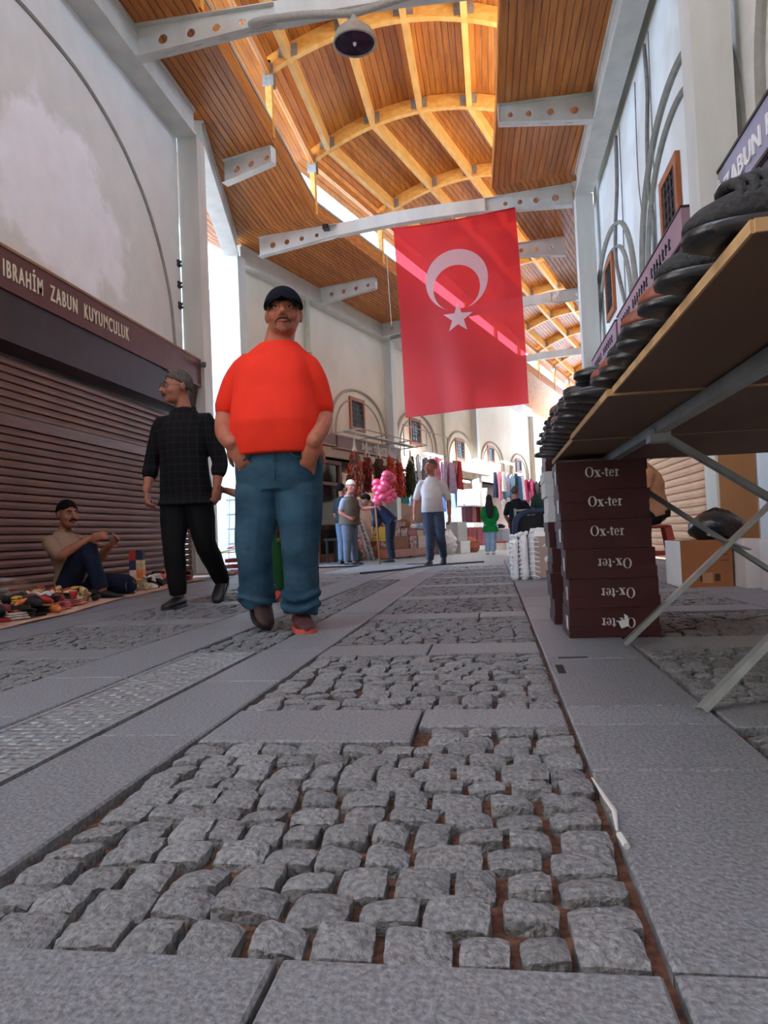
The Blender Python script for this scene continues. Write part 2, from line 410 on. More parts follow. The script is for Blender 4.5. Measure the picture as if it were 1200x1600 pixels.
# roller shutter: every slat a part
SH = thing('roller_shutter', 'brown wood-grained roller shutter behind the seated vendor', 'shutter', (-4.27, 0, 0))
prof = [(0,0),(.018,.008),(.024,.036),(.018,.060),(0,.072),(-.012,.072),(-.012,0)]
b = MB(); b.prism(prof, (0,2.0,0), (1,0,0), (0,0,1), (0,7.92,0)); slat_me = b.mesh('slat', SHUT)
nz = 0; z = .08
while z < 2.15:
    if abs(z-1.56) < .05:
        b = MB(); b.box(-.012,.032,2.0,9.92,z,z+.105); b.build('mid_rail', SHUT, SH); z += .108; continue
    obj('slat', slat_me, SH, loc=(0,0,z)); z += .0745
b = MB(); b.box(-.02,.035,2.0,9.92,0.0,.078); b.build('bottom_rail', SHUT, SH)
b = MB(); b.box(-.03,.05,9.93,9.98,0,2.2); b.build('guide_rail', STEELD, SH)
SG = thing('shop_sign', 'maroon shop sign reading IBRAHİM ZABUN KUYUMCULUK above the left shutter', 'sign', (-4.05, 0, 0))
b = MB(); b.box(-.25,0,1.5,9.99,2.70,3.06); b.build('letter_panel', MAROON, SG)
b = MB(); b.box(-.25,.012,1.5,9.99,3.06,3.085); b.box(-.25,.008,8.9,9.99,2.685,2.70); b.build('edge_strip', mat('gold_strip', lin(150,110,80), .5, noise=.1), SG)
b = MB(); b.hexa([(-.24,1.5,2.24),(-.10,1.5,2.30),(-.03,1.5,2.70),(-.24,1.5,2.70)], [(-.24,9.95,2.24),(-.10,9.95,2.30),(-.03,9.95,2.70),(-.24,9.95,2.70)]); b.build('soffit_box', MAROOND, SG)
def _pl(o): o.rotation_euler = (rad(90), 0, rad(90)); o.location = (.005, 5.68, 2.81)
letters('IBRAHİM  ZABUN  KUYUMCULUK', .215, .008, LETTER, SG, 2.2, .0015, _pl, 1.3)
# ------------------------------------------------------------------ right near wall
b = MB(); b.box(2.10,2.6,-8.0,13.9,2.2,6.74); b.box(2.28,2.6,-8,13.9,0,2.2)
WR = b.build('wall_right', PLAST, kind='structure', label='pale plastered wall with barred windows above the right shop signs')
def mould(P, r=.05, flat=.5, m=TRIMG, parent=WR, k=5):
    b = MB(); b.tube(smooth_path(P, k), r, 6, flat=flat); return b.build('arched_moulding', m, parent)
for y0 in (8.0, 12.3, 3.7):
    up = .0 if y0 == 8.0 else .05
    for s, w in ((1.0, .07), (.82, .06)):
        P = []
        for t in range(-10, 11):
            a = t/10*math.pi/2; P.append((2.10, y0+1.95*s*math.sin(a), 3.3+1.85*s*math.cos(a)**.8+up))
        mould(P, w, .45, k=2)
def barred_window(name, label, o, ux, n, w, h, parts_depth=.12):
    """o: lower-left corner on the wall, ux: along the wall, n: out of the wall"""
    t = thing(name, label, 'window', o)
    t.matrix_world = Matrix(((ux[0],n[0],0,o[0]),(ux[1],n[1],0,o[1]),(0,0,1,o[2]),(0,0,0,1)))
    fm = wood_mat('window_frame_wood', lin(150,84,48), lin(172,104,62), 4, (3,3,1), .6, .05)
    f = .10
    for a in ((0,f,0,h),(w-f,w,0,h),(f,w-f,0,f),(f,w-f,h-f,h)):
        b = MB(); b.box(a[0],a[1],-.02,.05,a[2],a[3]); b.build('frame_member', fm, t)
    b = MB(); b.box(f,w-f,-.02,.006,f,h-f); b.build('pane', mat('dark_glass', (.05,.055,.06), .15, noise=.3, nscale=2), t)
    bm = mat('iron_bars', (.03,.03,.032), .5, noise=.2)
    for i in range(4):
        x = f+(w-2*f)*(i+.5)/4; b = MB(); b.tube([(x,.03,f),(x,.03,h-f)], .012, 6); b.build('bar', bm, t)
    for i in range(5):
        z = f+(h-2*f)*(i+.5)/5; b = MB(); b.tube([(f,.03,z),(w-f,.03,z)], .010, 6); b.build('bar', bm, t)
    return t
barred_window('barred_window', 'barred window with a brown wooden frame on the right wall, nearer the camera', (2.10,8.75,3.55), (0,-1,0), (-1,0,0), .78, .80)
barred_window('barred_window', 'barred window on the right wall beside the second pale column', (2.10,12.85,3.9), (0,-1,0), (-1,0,0), .78, .95)
def right_sign(name, label, y0, y1, z0, z1, txt, ty, size, X, pm, tw):
    s = thing(name, label, 'sign', (X, 0, 0))
    b = MB(); b.box(0,.28,y0,y1,z0,z1); b.build('letter_panel', pm, s)
    b = MB(); b.box(-.01,.30,y0-.01,y1+.01,z1,z1+.02); b.box(-.01,0,y0,y1,z0-.01,z0+.015); b.build('edge_strip', MAROOND, s)
    b = MB(); b.hexa([(.02,y0,z0),(.28,y0,z0),(.28,y0,z0-.5),(.12,y0,z0-.45)], [(.02,y1,z0),(.28,y1,z0),(.28,y1,z0-.5),(.12,y1,z0-.45)]); b.build('soffit_box', MAROON, s)
    def _pl(o): o.rotation_euler = (rad(90), 0, rad(-90)); o.location = (-.008, ty, z0+(z1-z0)*.27)
    if isinstance(txt, int):          # lettering too small to read in the photo: dark letter-sized strokes
        r = random.Random(txt)
        for k in range(txt):
            if k % 8 == 5: continue
            y = ty-tw*k/txt; z = z0+(z1-z0)*.30; b = MB(); b.box(-.012,0,y-.05,y-.03,z,z+size*.75)
            for q in range(2): zz = z+size*.75*r.choice((0,.35,.62)); b.box(-.012,0,y-.08,y-.03,zz,zz+.022)
            b.build('letter', mat('dark_letters', lin(40,36,48), .5, noise=.1), s)
    else: letters(txt, size*.92, .012, LETW, s, tw, .003, _pl)
    return s
SIGNP = mat('lilac_grey_panel', lin(150,148,172), .45, noise=.05, nscale=4)
right_sign('shop_sign', 'grey-lilac shop sign reading ALİ ZABUN KUYUMCULUK in white on the right', 2.6, 6.40, 2.80, 3.14, 'ALİ ZABUN KUYUMCULUK', 6.24, .21, 1.84, SIGNP, 2.85)
SIGNQ = mat('mauve_panel', lin(150,120,128), .45, noise=.06, nscale=4)
right_sign('shop_sign', 'mauve shop sign with small dark lettering beyond the near right column', 7.05, 10.6, 3.05, 3.36, 22, 10.3, .15, 1.84, SIGNQ, 3.0)
right_sign('shop_sign', 'farthest mauve shop sign on the right wall, at the row of shoes', 10.75, 13.3, 3.05, 3.36, 12, 12.9, .15, 1.84, SIGNQ, 1.9)
# right shutters, each slat a part
def shutter_right(label, y0, y1, z1=2.45):
    t = thing('roller_shutter', label, 'shutter', (2.24, 0, 0))
    b = MB(); b.prism([(-x, z) for x, z in [(0,0),(.018,.009),(.024,.045),(.018,.076),(0,.09),(-.012,.09),(-.012,0)]], (0,y0,0), (1,0,0), (0,0,1), (0,y1-y0,0)); me = b.mesh('slat', SHUTL)
    z = .08
    while z < z1: obj('slat', me, t, loc=(0,0,z)); z += .092
    b = MB(); b.box(-.03,.02,y0,y1,0,.08); b.build('bottom_rail', SHUTL, t)
    return t
shutter_right('pale wood-grained roller shutter seen under the shoe table', 7.6, 13.2)
shutter_right('pale roller shutter at the right edge, behind the white cartons', 2.5, 5.6)
b = MB(); b.box(1.72,1.98,5.925,5.95,.02,1.15); b.build('column_shade_sheet', mat('column_shade_brown', lin(150,110,74), .6, noise=.12, nscale=3, stretch=(1,1,.2)), label='brown sheet standing for the shade at the foot of the near right column', cat='board')  # added sheet; its brown stands for the shade on the column's lower face
# cables on the right wall
CABLE = mat('grey_cable', (.22,.21,.20), .6, noise=.2, nscale=10)
def cable(label, P, r):
    b = MB(); b.tube(smooth_path(P, 4), r, 6); return b.build('wall_cable', CABLE, label=label, cat='cable', group='cables hanging on the right wall')
cable('thick grey cable hanging on the right wall, nearest the near column', [(2.075,9.2,6.3),(2.075,9.15,5.7),(2.075,9.3,5.2),(2.075,9.35,4.6),(2.075,9.2,4.1),(2.075,9.3,3.4)], .022)
cable('thin cable beside the thick grey cable on the right wall', [(2.075,8.95,6.3),(2.075,9.0,5.2),(2.075,9.05,4.2),(2.075,9.1,3.4)], .008)
cable('thin wavy cable between the two thick cables on the right wall', [(2.075,9.8,6.2),(2.075,9.9,5.0),(2.075,9.75,4.2),(2.075,10.0,3.4)], .008)
cable('thick dark cable bending down the right wall by the far barred window', [(2.075,11.3,6.3),(2.075,11.4,5.6),(2.075,11.7,5.1),(2.075,11.8,4.6),(2.075,11.5,4.1),(2.075,11.2,3.7)], .028)
cable('thin cable beside the thick dark cable by the far barred window', [(2.075,11.0,6.3),(2.075,11.05,5.2),(2.075,11.15,4.2),(2.075,11.2,3.5)], .009)
# ------------------------------------------------------------------ far left wall (second stretch of the street, turned 16.7 degrees)
A2 = rad(16.7); D2 = Vector((math.sin(A2), math.cos(A2), 0)); N2 = Vector((math.cos(A2), -math.sin(A2), 0)); O2 = Vector((-4.9, 15.2, 0))
def far(s, off, z): return O2 + D2*s + N2*off + Vector((0,0,z))     # off: into the street
def far_frame(s, off, z):
    p = far(s, off, z); return Matrix(((D2.x,N2.x,0,p.x),(D2.y,N2.y,0,p.y),(0,0,1,p.z),(0,0,0,1)))
def fthing(name, label, cat, s, off, z, **k):
    t = thing(name, label, cat, **k); t.matrix_world = far_frame(s, off, z); return t
def fbox(m, s0, s1, o0, o1, z0, z1):
    return m.hexa([far(s0,o0,z0),far(s1,o0,z0),far(s1,o1,z0),far(s0,o1,z0)], [far(s0,o0,z1),far(s1,o0,z1),far(s1,o1,z1),far(s0,o1,z1)])
b = MB(); fbox(b, -.1, 36, -.55, -.25, 2.55, 6.5)
WF = b.build('wall_far_left', CREAM, kind='structure', label='cream plastered wall with arched window niches above the far stalls')
for s, base, wd, ht in ((5.3,3.3,1.75,1.45), (9.5,3.3,1.75,1.4), (13.9,3.15,1.7,1.4), (18.1,3.3,1.7,1.25), (22.6,3.2,1.7,1.2), (27,3.2,1.7,1.2)):
    for q, w in ((1.0,.08), (.82,.045)):
        P = [far(s+wd*q*math.sin(t/10*math.pi/2), -.25, base-.2+ht*q*math.cos(t/10*math.pi/2)**.75) for t in range(-10, 11)]
        mould(P, w, .5, mat('stone_moulding', lin(182,172,156), .85, noise=.06), WF, 2)
wl = ['barred window in the cream wall above the pepper strings', 'barred window behind the lower left edge of the flag', 'barred window in the cream wall, third along from the orange-shirted man', 'small barred window in the cream wall, above the far sign lamp', 'smallest and farthest barred window in the cream wall']
for (s, z, w, h), l in zip(((4.70,3.41,.90,.92),(8.88,3.39,.95,.90),(13.3,3.22,1.0,.84),(17.4,3.42,.95,.76),(22.0,3.3,1.0,.66)), wl):
    p = far(s, -.25, z); barred_window('barred_window', l, p, D2, N2, w, h)
# shop backs below
SHOPW = mat('shop_backdrop', lin(120,92,78), .9, noise=.2, nscale=2)
b = MB(); fbox(b, 2.4, 36, -2.4, -2.2, -.8, 2.6); fbox(b, 2.4, 2.6, -2.4, -.25, -.8, 2.6); fbox(b, 2.4, 36, -2.4, -.25, 2.55, 2.6); fbox(b, 11.3, 11.45, -2.4, -.25, -.8, 2.6); fbox(b, 16.4, 16.55, -2.4, -.25, -.8, 2.6); fbox(b, -.1, 2.45, -.55, -.25, -.8, 2.6)
b.build('wall_shop_recess', SHOPW, WF)
# right wall of the second stretch
b = MB(); p = Vector((2.1, 13.9, 0)); q = p + D2*26; r_ = N2*.4
b.hexa([p+Vector((0,0,-.6)), q+Vector((0,0,-.6)), q+r_+Vector((0,0,-.6)), p+r_+Vector((0,0,-.6))], [p+Vector((0,0,6.5)), q+Vector((0,0,6.5)), q+r_+Vector((0,0,6.5)), p+r_+Vector((0,0,6.5))])
b.build('wall_far_right', CREAM, kind='structure')
# side-street corner behind the left opening
b = MB(); b.hexa([(-6.0,15.3,-.3),(-5.25,15.0,-.3),(-5.15,15.3,-.3),(-6.0,15.7,-.3)], [(-6.0,15.3,6.0),(-5.25,15.0,6.0),(-5.15,15.3,6.0),(-6.0,15.7,6.0)])
b.build('wall_side_street', mat('grey_render', lin(176,174,168), .9, noise=.08, nscale=2), kind='structure')
b = MB(); b.box(-4.9,2.6,-8.3,-8.0,0,6.9); b.build('wall_light_block', PLAST, kind='structure')  # unseen end wall, added to block light from behind the camera
for x, y, a in ((.25,2.64,0),(.19,2.43,1)):
    b = MB(); w, d = (.05,.012) if not a else (.012,.07); b.box(x-w,x+w,y-d,y+d,-.01,.0008); b.build('lifting_slot', BLACKV, FLOOR)
WRAP = mat('white_wrapper', lin(206,206,204), .4, noise=.08)
b = MB(); b.tube([(.158,1.13,.004),(.165,1.20,.007),(.160,1.27,.004),(.152,1.36,.005)], [.002,.0045,.004,.002], 8, flat=.5); b.build('plastic_strip', WRAP, label='thin white plastic strip lying in the joint of the right slab row', cat='litter')
b = MB(); b.tube([(.162,1.075,.004),(.158,1.11,.006)], .005, 6); b.build('cigarette_butt', WRAP, label='tiny white cigarette butt in the joint nearer than the plastic strip', cat='litter')
# ------------------------------------------------------------------ roof: lantern over the middle, board soffits at both sides
ZS, ZE, ZA, RISE = 6.75, 7.05, 7.84, .55      # soffit, top of upstand, arch springing, rise
dA = Vector((math.sin(rad(17)), math.cos(rad(17)), 0))
ST = []   # stations: (left arch foot, right arch foot, right soffit edge)
for y in (-9.2, -6.3, -3.4, -.5, 2.4, 5.3, 8.2, 11.1): ST.append((Vector((-3.2,y,0)), Vector((1.0,y,0)), Vector((.38-.012*(y-8),y,0))))
L, R, E_ = Vector((-3.2,13.95,0)), Vector((1.0,13.3,0)), Vector((.27,13.5,0))
for k in range(11):
    ST.append((L.copy(), R.copy(), E_.copy())); L = L+dA*3.05; R = R+dA*2.85; E_ = E_+dA*2.9
CEIL = thing('ceiling', 'timber lantern roof with pine board soffits over the street', None, kind='structure')
del CEIL['label']; CEIL['label'] = 'arched timber lantern roof with pine board soffits over the street'
def V(p, z): return Vector((p.x, p.y, z))
def arch_pt(i, t, dz=0.):
    l, r, _ = ST[i]; p = l.lerp(r, t); return V(p, ZA + RISE*(1-(2*t-1)**2) + dz)
DEP = .26
nb = 0
far_b = MB()
def board(a0, a1, b0, b1, th, up, m, i):
    """plank between station i and i+1; a*,b* the two long edges; th thickness along up"""
    global nb
    g = .006
    da = (b0-a0); db = (b1-a1)
    a0_, b0_, a1_, b1_ = a0+da*g/da.length, b0-da*g/da.length, a1+db*g/db.length, b1-db*g/db.length
    u = up*th
    quad0 = [a0_, b0_, b0_+u, a0_+u]; quad1 = [a1_, b1_, b1_+u, a1_+u]
    if nb < 300 and 6 <= i <= 8:
        nb += 1; m_ = MB(); m_.hexa(quad0, quad1); m_.build('board', m, CEIL)
    else: far_b.hexa(quad0, quad1)
UP = Vector((0,0,1))
def offs(i, side, d):
    l, r, e = ST[i]; u = (l-r).normalized()
    return (l+u*d) if side < 0 else (e-u*d)
OPEN = (3,)   # bay over the camera left unroofed
order = [6, 7, 8] + list(range(6)) + list(range(9, len(ST)-1))
skin = MB(); roofskin = mat('roof_sheet', lin(205,205,200), .6, noise=.05)
for i in order:
    for side, n in ((-1, 13 if i < 7 else 26), (1, 17)):
        for k in range(n):
            w = .098
            board(V(offs(i,side,k*w),ZS), V(offs(i+1,side,k*w),ZS), V(offs(i,side,(k+1)*w),ZS), V(offs(i+1,side,(k+1)*w),ZS), .018, UP, PINE, i)
    nv = 40
    for k in range(-4, nv):
        t0, t1 = k/nv, (k+1)/nv
        if i in OPEN: continue
        board(arch_pt(i,t0,DEP), arch_pt(i+1,t0,DEP), arch_pt(i,t1,DEP), arch_pt(i+1,t1,DEP), .016, UP, PINE, i)
for i in range(len(ST)-1):
    # upstand boards at the left and right soffit edges
    for side in (-1, 1):
        for k in range(4):
            z0 = ZS + k*.075
            a0, a1 = V(offs(i,side,0),z0), V(offs(i+1,side,0),z0)
            out = (ST[i][0]-ST[i][1]).normalized()*(-side)
            if 5 <= i <= 8:
                m_ = MB(); m_.hexa([a0, a0+UP*.069, a0+UP*.069-out*.02, a0-out*.02], [a1, a1+UP*.069, a1+UP*.069-out*.02, a1-out*.02]); m_.build('upstand_board', PINE, CEIL)
            else: far_b.hexa([a0, a0+UP*.069, a0+UP*.069-out*.02, a0-out*.02], [a1, a1+UP*.069, a1+UP*.069-out*.02, a1-out*.02])
    # closed outer skin above the boards and the low roofs beside the lantern
    for k in (range(-1, 13) if i not in OPEN else ()):
        a, c = max(-.1, k/12), min(1.1, (k+1)/12)
        skin.hexa([arch_pt(i,a,DEP+.02), arch_pt(i,c,DEP+.02), arch_pt(i,c,DEP+.06), arch_pt(i,a,DEP+.06)], [arch_pt(i+1,a,DEP+.02), arch_pt(i+1,c,DEP+.02), arch_pt(i+1,c,DEP+.06), arch_pt(i+1,a,DEP+.06)])
    for side, wid in ((-1, 2.7), (1, 1.9)):
        d0 = .022
        skin.hexa([V(offs(i,side,d0),ZS+.02), V(offs(i,side,wid),ZS+.02), V(offs(i,side,wid),ZS+.1), V(offs(i,side,d0),ZE)], [V(offs(i+1,side,d0),ZS+.02), V(offs(i+1,side,wid),ZS+.02), V(offs(i+1,side,wid),ZS+.1), V(offs(i+1,side,d0),ZE)])
skin.build('roof_skin', roofskin, CEIL)
o = far_b.build('far_boards', PINE, CEIL, kind='stuff')
# arch ribs, purlins, eave plates, posts, glazing
TP = (.08, .30, .52, .74, .95)
for i in range(1, len(ST)):
    m_ = MB(); w = .055; n = 20
    ax = (ST[i][1]-ST[i][0]).normalized(); yy = Vector((-ax.y, ax.x, 0))*w
    rings = []
    for k in range(n+1):
        t = k/n; lo, hi = arch_pt(i,t,0), arch_pt(i,t,DEP-.004)
        rings.append([lo-yy, lo+yy, hi+yy, hi-yy])
    m_.loft(rings); ar = m_.build('arch_rib', GLUL, CEIL)
    for t in TP:
        for sg in (-1, 1):
            m_ = MB(); p = arch_pt(i, t, .045); dx = ax*.055*sg
            for q in (-1, 1):
                c0 = p + dx + yy*1.07*q
                a = c0; m_.hexa([a, a+ax*.10*sg, a+ax*.10*sg+yy*.08*q, a+yy*.08*q], [a+UP*.20, a+ax*.10*sg+UP*.20, a+ax*.10*sg+yy*.08*q+UP*.20, a+yy*.08*q+UP*.20])
            m_.build('connector_plate', GALV, ar)
    for s_, foot in ((-1, ST[i][0]), (1, ST[i][1])):
        m_ = MB(); p = V(foot, ZS+.05); m_.hexa([p-yy-ax*.05, p-yy+ax*.05, p+yy+ax*.05, p+yy-ax*.05], [q+UP*(ZA-ZS+.15) for q in (p-yy-ax*.05, p-yy+ax*.05, p+yy+ax*.05, p+yy-ax*.05)])
        po = m_.build('lantern_post', GLUL, CEIL)
        m_ = MB(); p = V(foot, ZA-.25)+ax*.05*(-s_)*1.0
        for q in (-1, 1):
            a = V(foot, ZA-.22)+yy*1.08*q-ax*.09
            m_.hexa([a, a+ax*.18, a+ax*.18+yy*.08*q, a+yy*.08*q], [a+UP*.36, a+ax*.18+UP*.36, a+ax*.18+yy*.08*q+UP*.36, a+yy*.08*q+UP*.36])
        m_.build('connector_plate', GALV, po)
for i in range(1, len(ST)-1):
    for t in TP:
        m_ = MB(); a, c = arch_pt(i,t,.0), arch_pt(i+1,t,.0); d = (c-a).normalized()
        a = a+d*.055; c = c-d*.055; x = d.cross(UP).normalized()*.05
        h = UP*(DEP-.02)
        m_.hexa([a-x, a+x, a+x+h, a-x+h], [c-x, c+x, c+x+h, c-x+h]); m_.build('purlin', GLUL, CEIL)
    for foot in (0, 1):
        a, c = V(ST[i][foot], ZA+.02), V(ST[i+1][foot], ZA+.02); m_ = MB(); m_.bar(a, c, .09, .14); m_.build('eave_plate', PINE, CEIL)
        a, c = V(ST[i][foot], (ZA-.05+ZE)/2), V(ST[i+1][foot], (ZA-.05+ZE)/2); m_ = MB(); m_.bar(a, c, .012, ZA-.05-ZE); m_.build('clerestory_pane', GLASS, CEIL)
        a, c = V(ST[i][foot], ZE+.02), V(ST[i+1][foot], ZE+.02); m_ = MB(); m_.bar(a, c, .07, .05); m_.build('sill_rail', STEELD, CEIL)
# ------------------------------------------------------------------ steel frame
def edge_beam(label, p, q, w=.30, h=.40, zb=6.35):
    """box girder, p-q its street-side lower edge; the body lies to the left of p->q"""
    t = thing('edge_beam', label, 'beam', (p[0], p[1], zb))
    d = Vector((q[0]-p[0], q[1]-p[1], 0)); l = d.length; d.normalize(); n = Vector((-d.y, d.x, 0))
    t.matrix_world = Matrix(((d.x,n.x,0,p[0]),(d.y,n.y,0,p[1]),(0,0,1,zb),(0,0,0,1)))
    b = MB(); b.box(0,l,0,w,0,.05); b.build('lower_flange', STEEL, t)
    b = MB(); b.box(0,l,.03,w-.03,.05,h-.05); b.build('web', STEEL, t)
    b = MB(); b.box(0,l,0,w,h-.05,h-.002); b.build('upper_flange', STEEL, t)
    return t
edge_beam('pale steel roof-edge beam over the left shutter wall', (-4.0,-8.0), (-4.0,10.0))
edge_beam('pale steel roof-edge beam over the gap between the two left columns', (-4.0,10.3), (-4.95,14.45))
pE = far(0,0,0); 
edge_beam('pale steel roof-edge beam behind the head of the orange-shirted man', far(-.4,0,0)[:2], far(7.1,0,0)[:2])
edge_beam('pale steel roof-edge beam behind the flag on the far left wall', far(7.4,0,0)[:2], far(15.3,0,0)[:2])
edge_beam('farthest pale steel roof-edge beam on the left wall', far(15.6,0,0)[:2], far(25,0,0)[:2])
edge_beam('pale steel roof-edge beam along the right wall', (1.70,13.25), (1.70,-8.0))
pr = Vector((1.7,13.6,0))
edge_beam('pale steel roof-edge beam on the right wall beyond the flag', (pr+D2*22)[:2], pr[:2])
def column(label, x, y, rz, z0=0., z1=6.35, w=.30):
    t = thing('steel_column', label, 'column', (x, y, z0), rz)
    h = z1-z0
    b = MB(); b.box(0.02,w-.02,0.03,w-.03,0,h); b.build('web', STEEL, t)
    for a in (0, w-.03):
        b = MB(); b.box(0,w,a,a+.03,0,h); b.build('flange', STEEL, t)
    for a in (0, w-.02):
        b = MB(); b.box(a,a+.02,.03,w-.03,0,h); b.build('side_plate', STEEL, t)
    b = MB(); b.box(-.05,w+.05,-.05,w+.05,0,.03); b.build('base_plate', STEELD, t)
    return t
column('pale steel column at the far end of the left shutter', -4.30, 10.0, 0)
column('pale steel column behind the orange-shirted man, beside the bright gap', -5.25, 14.45, rad(-13), fz(14.5))
column('pale steel column left of the flag, past the pepper stall', *far(7.1,-.3,0)[:2], rad(-16.7)+rad(0), fz(22))
column('pale steel column just right of the flag foot, far down the street', *far(15.3,-.3,0)[:2], rad(-16.7), fz(30))
column('farthest pale steel column on the left wall, above the hanging shirts', *far(25,-.3,0)[:2], rad(-16.7), fz(39))
column('large pale steel column nearest the camera on the right', 1.70, 5.95, 0)
column('tall pale steel column right of the flag, above the shoe row', 1.70, 13.27, 0, fz(13.4))
HOLEM = None
def bracket(name, label, p, d, length, h0, h1, holes, cat='bracket', group=None):
    """tapered steel cantilever with round holes under the soffit; p root (x,y), d direction into the street"""
    t = thing(name, label, cat, group=group); d = Vector((d[0], d[1], 0)).normalized(); n = Vector((-d.y, d.x, 0))
    t.matrix_world = Matrix(((d.x,n.x,0,p[0]),(d.y,n.y,0,p[1]),(0,0,1,ZS),(0,0,0,1)))
    # web with real holes: ring sectors between hole and a cell of the web
    b = MB(); th = .008; m = 16
    xs = [c for c, r in holes]; cuts = [0] + [(a+c)/2 for a, c in zip(xs[:-1], xs[1:])] + [length]
    hh = lambda x: -(h0+(h1-h0)*x/length)
    if not holes: cuts = [0, length]
    for k, (c, r) in enumerate(holes):
        x0, x1 = cuts[k], cuts[k+1]; zc = hh(c)*.52
        outer, inner = [], []
        for j in range(m):
            a = 2*math.pi*j/m + math.pi/4
            ca, sa = math.cos(a), math.sin(a)
            # point on the cell border in direction a
            tx = ((x1-c) if ca > 0 else (c-x0))/max(abs(ca),1e-6)
            zt = (0-zc)/max(sa,1e-6) if sa > 0 else (zc-hh(c))/max(-sa,1e-6)
            s_ = min(tx, zt); outer.append((c+ca*s_, zc+sa*s_)); inner.append((c+ca*r, zc+sa*r))
        # snap corners
        for cx, cz in ((x0,0),(x1,0),(x0,hh(x0)),(x1,hh(x1))):
            j = min(range(m), key=lambda q: (outer[q][0]-cx)**2+(outer[q][1]-cz)**2); outer[j] = (cx, cz)
        for y in (-th, th):
            q = len(b.v); b.v += [(x,y,z) for x, z in outer] + [(x,y,z) for x, z in inner]
            for j in range(m): b.f.append((q+j, q+(j+1)%m, q+m+(j+1)%m, q+m+j))
        b.loft([[(x,-th,z) for x, z in inner], [(x,th,z) for x, z in inner]], caps=False)
    b.build('web', STEEL, t)
    w = .075
    b = MB(); b.hexa([(0,-w,-h0),(0,w,-h0),(0,w,-h0+.014),(0,-w,-h0+.014)], [(length,-w,-h1),(length,w,-h1),(length,w,-h1+.014),(length,-w,-h1+.014)]); b.build('lower_flange', STEEL, t)
    b = MB(); b.box(0,length,-w,w,-.014,-.002); b.build('upper_flange', STEEL, t)
    b = MB(); b.box(length-.012,length,-w,w,-h1,-.01); b.build('end_plate', STEEL, t)
    return t
H4 = [(.25,.055),(.55,.05),(.82,.043)]
bracket('roof_bracket', 'short pierced steel bracket under the left soffit, above the bright gap', (-4.13,11.5), (1,-.28), .95, .40, .28, [(.24,.06),(.52,.055),(.82,.045)])
bracket('roof_bracket', 'pierced steel bracket under the left soffit above the capped head', far(2.95,0,0)[:2], N2, 1.55, .40, .27, [(.3,.06),(.65,.055),(1.0,.05),(1.33,.042)])
bracket('roof_bracket', 'pierced steel bracket under the left soffit at the left edge of the flag', far(7.1,0,0)[:2], N2, 1.55, .40, .27, [(.3,.06),(.65,.055),(1.0,.05)])
bracket('roof_bracket', 'far pierced bracket under the left soffit, right of the lower flag', far(10.2,0,0)[:2], N2, 1.6, .40, .27, [(.4,.06),(.8,.055),(1.2,.05)])
bracket('roof_bracket', 'farther pierced bracket on the left soffit beside the far column', far(15.4,0,0)[:2], N2, 1.6, .40, .27, [(.4,.06),(.8,.055),(1.2,.05)])
bracket('roof_bracket', 'pierced steel bracket under the right soffit, above the flag and tie beam', (1.72,10.9), (-1,-.0), 1.38, .41, .28, [(.28,.062),(.62,.055),(.93,.048),(1.2,.04)])
bracket('roof_bracket', 'pierced steel bracket right of the flag, left of the tall column', (1.80,16.2), (-.96,.10), 1.1, .41, .28, [(.3,.06),(.62,.055),(.93,.048)])
# tie beams with haunches
def tie_beam(label, p, q, holesL, holesR, hl=1.75, hr=1.6):
    t = thing('tie_beam', label, 'beam')
    p, q = Vector((*p,0)), Vector((*q,0)); d = (q-p); l = d.length; d.normalize(); n = Vector((-d.y,d.x,0))
    t.matrix_world = Matrix(((d.x,n.x,0,p.x),(d.y,n.y,0,p.y),(0,0,1,0),(0,0,0,1)))
    b1 = bracket('haunch', None, (0,0), (1,0), hl, .41, .24, holesL, cat=None); b2 = bracket('haunch', None, (l,0), (-1,0), hr, .41, .26, holesR, cat=None)
    # haunch meshes become parts of the tie
    for e, ex in ((b1, 0), (b2, 1)):
        M = e.matrix_world.copy()
        for ch in list(e.children):
            ch.data = ch.data.copy(); ch.data.transform(M); ch.parent = t; ch.name = 'haunch_'+ch.name.split('.')[0]
        bpy.data.objects.remove(e)
    rings = []
    for k in range(13):
        u = k/12; x = hl+(l-hl-hr)*u; z = ZS+.04*math.sin(math.pi*u)
        rings.append([(x,-.08,z-.25),(x,.08,z-.25),(x,.08,z-.01),(x,-.08,z-.01)])
    b = MB(); b.loft(rings); b.build('middle_girder', STEEL, t)
    return t
tie_beam('near steel tie beam crossing the top of the photo under the lantern', (-4.0,8.25), (1.7,8.2), [(.32,.062),(.68,.055),(1.0,.048),(1.32,.042)], [(.35,.06),(.7,.055),(1.05,.048),(1.35,.042)])
tie_beam('steel tie beam across the street from which the red flag hangs', (-4.55,14.62), (1.70,13.72), [(.3,.062),(.62,.055),(.95,.048),(1.28,.042)], [(.3,.062),(.65,.055),(.95,.048),(1.22,.042)])
p = far(6.6,0,0); q = Vector((2.55,16.9,0))+D2*2.7
tie_beam('steel tie beam behind the flag, right above its middle', p[:2], q[:2], [(.3,.06),(.62,.055),(.95,.048)], [(.3,.06),(.65,.055),(.95,.048)])
p = far(13.2,0,0); q = Vector((2.55,16.9,0))+D2*9.3
tie_beam('farthest steel tie beam in front of the bright end of the lantern', p[:2], q[:2], [(.3,.06),(.62,.055),(.95,.048)], [(.3,.06),(.65,.055),(.95,.048)])
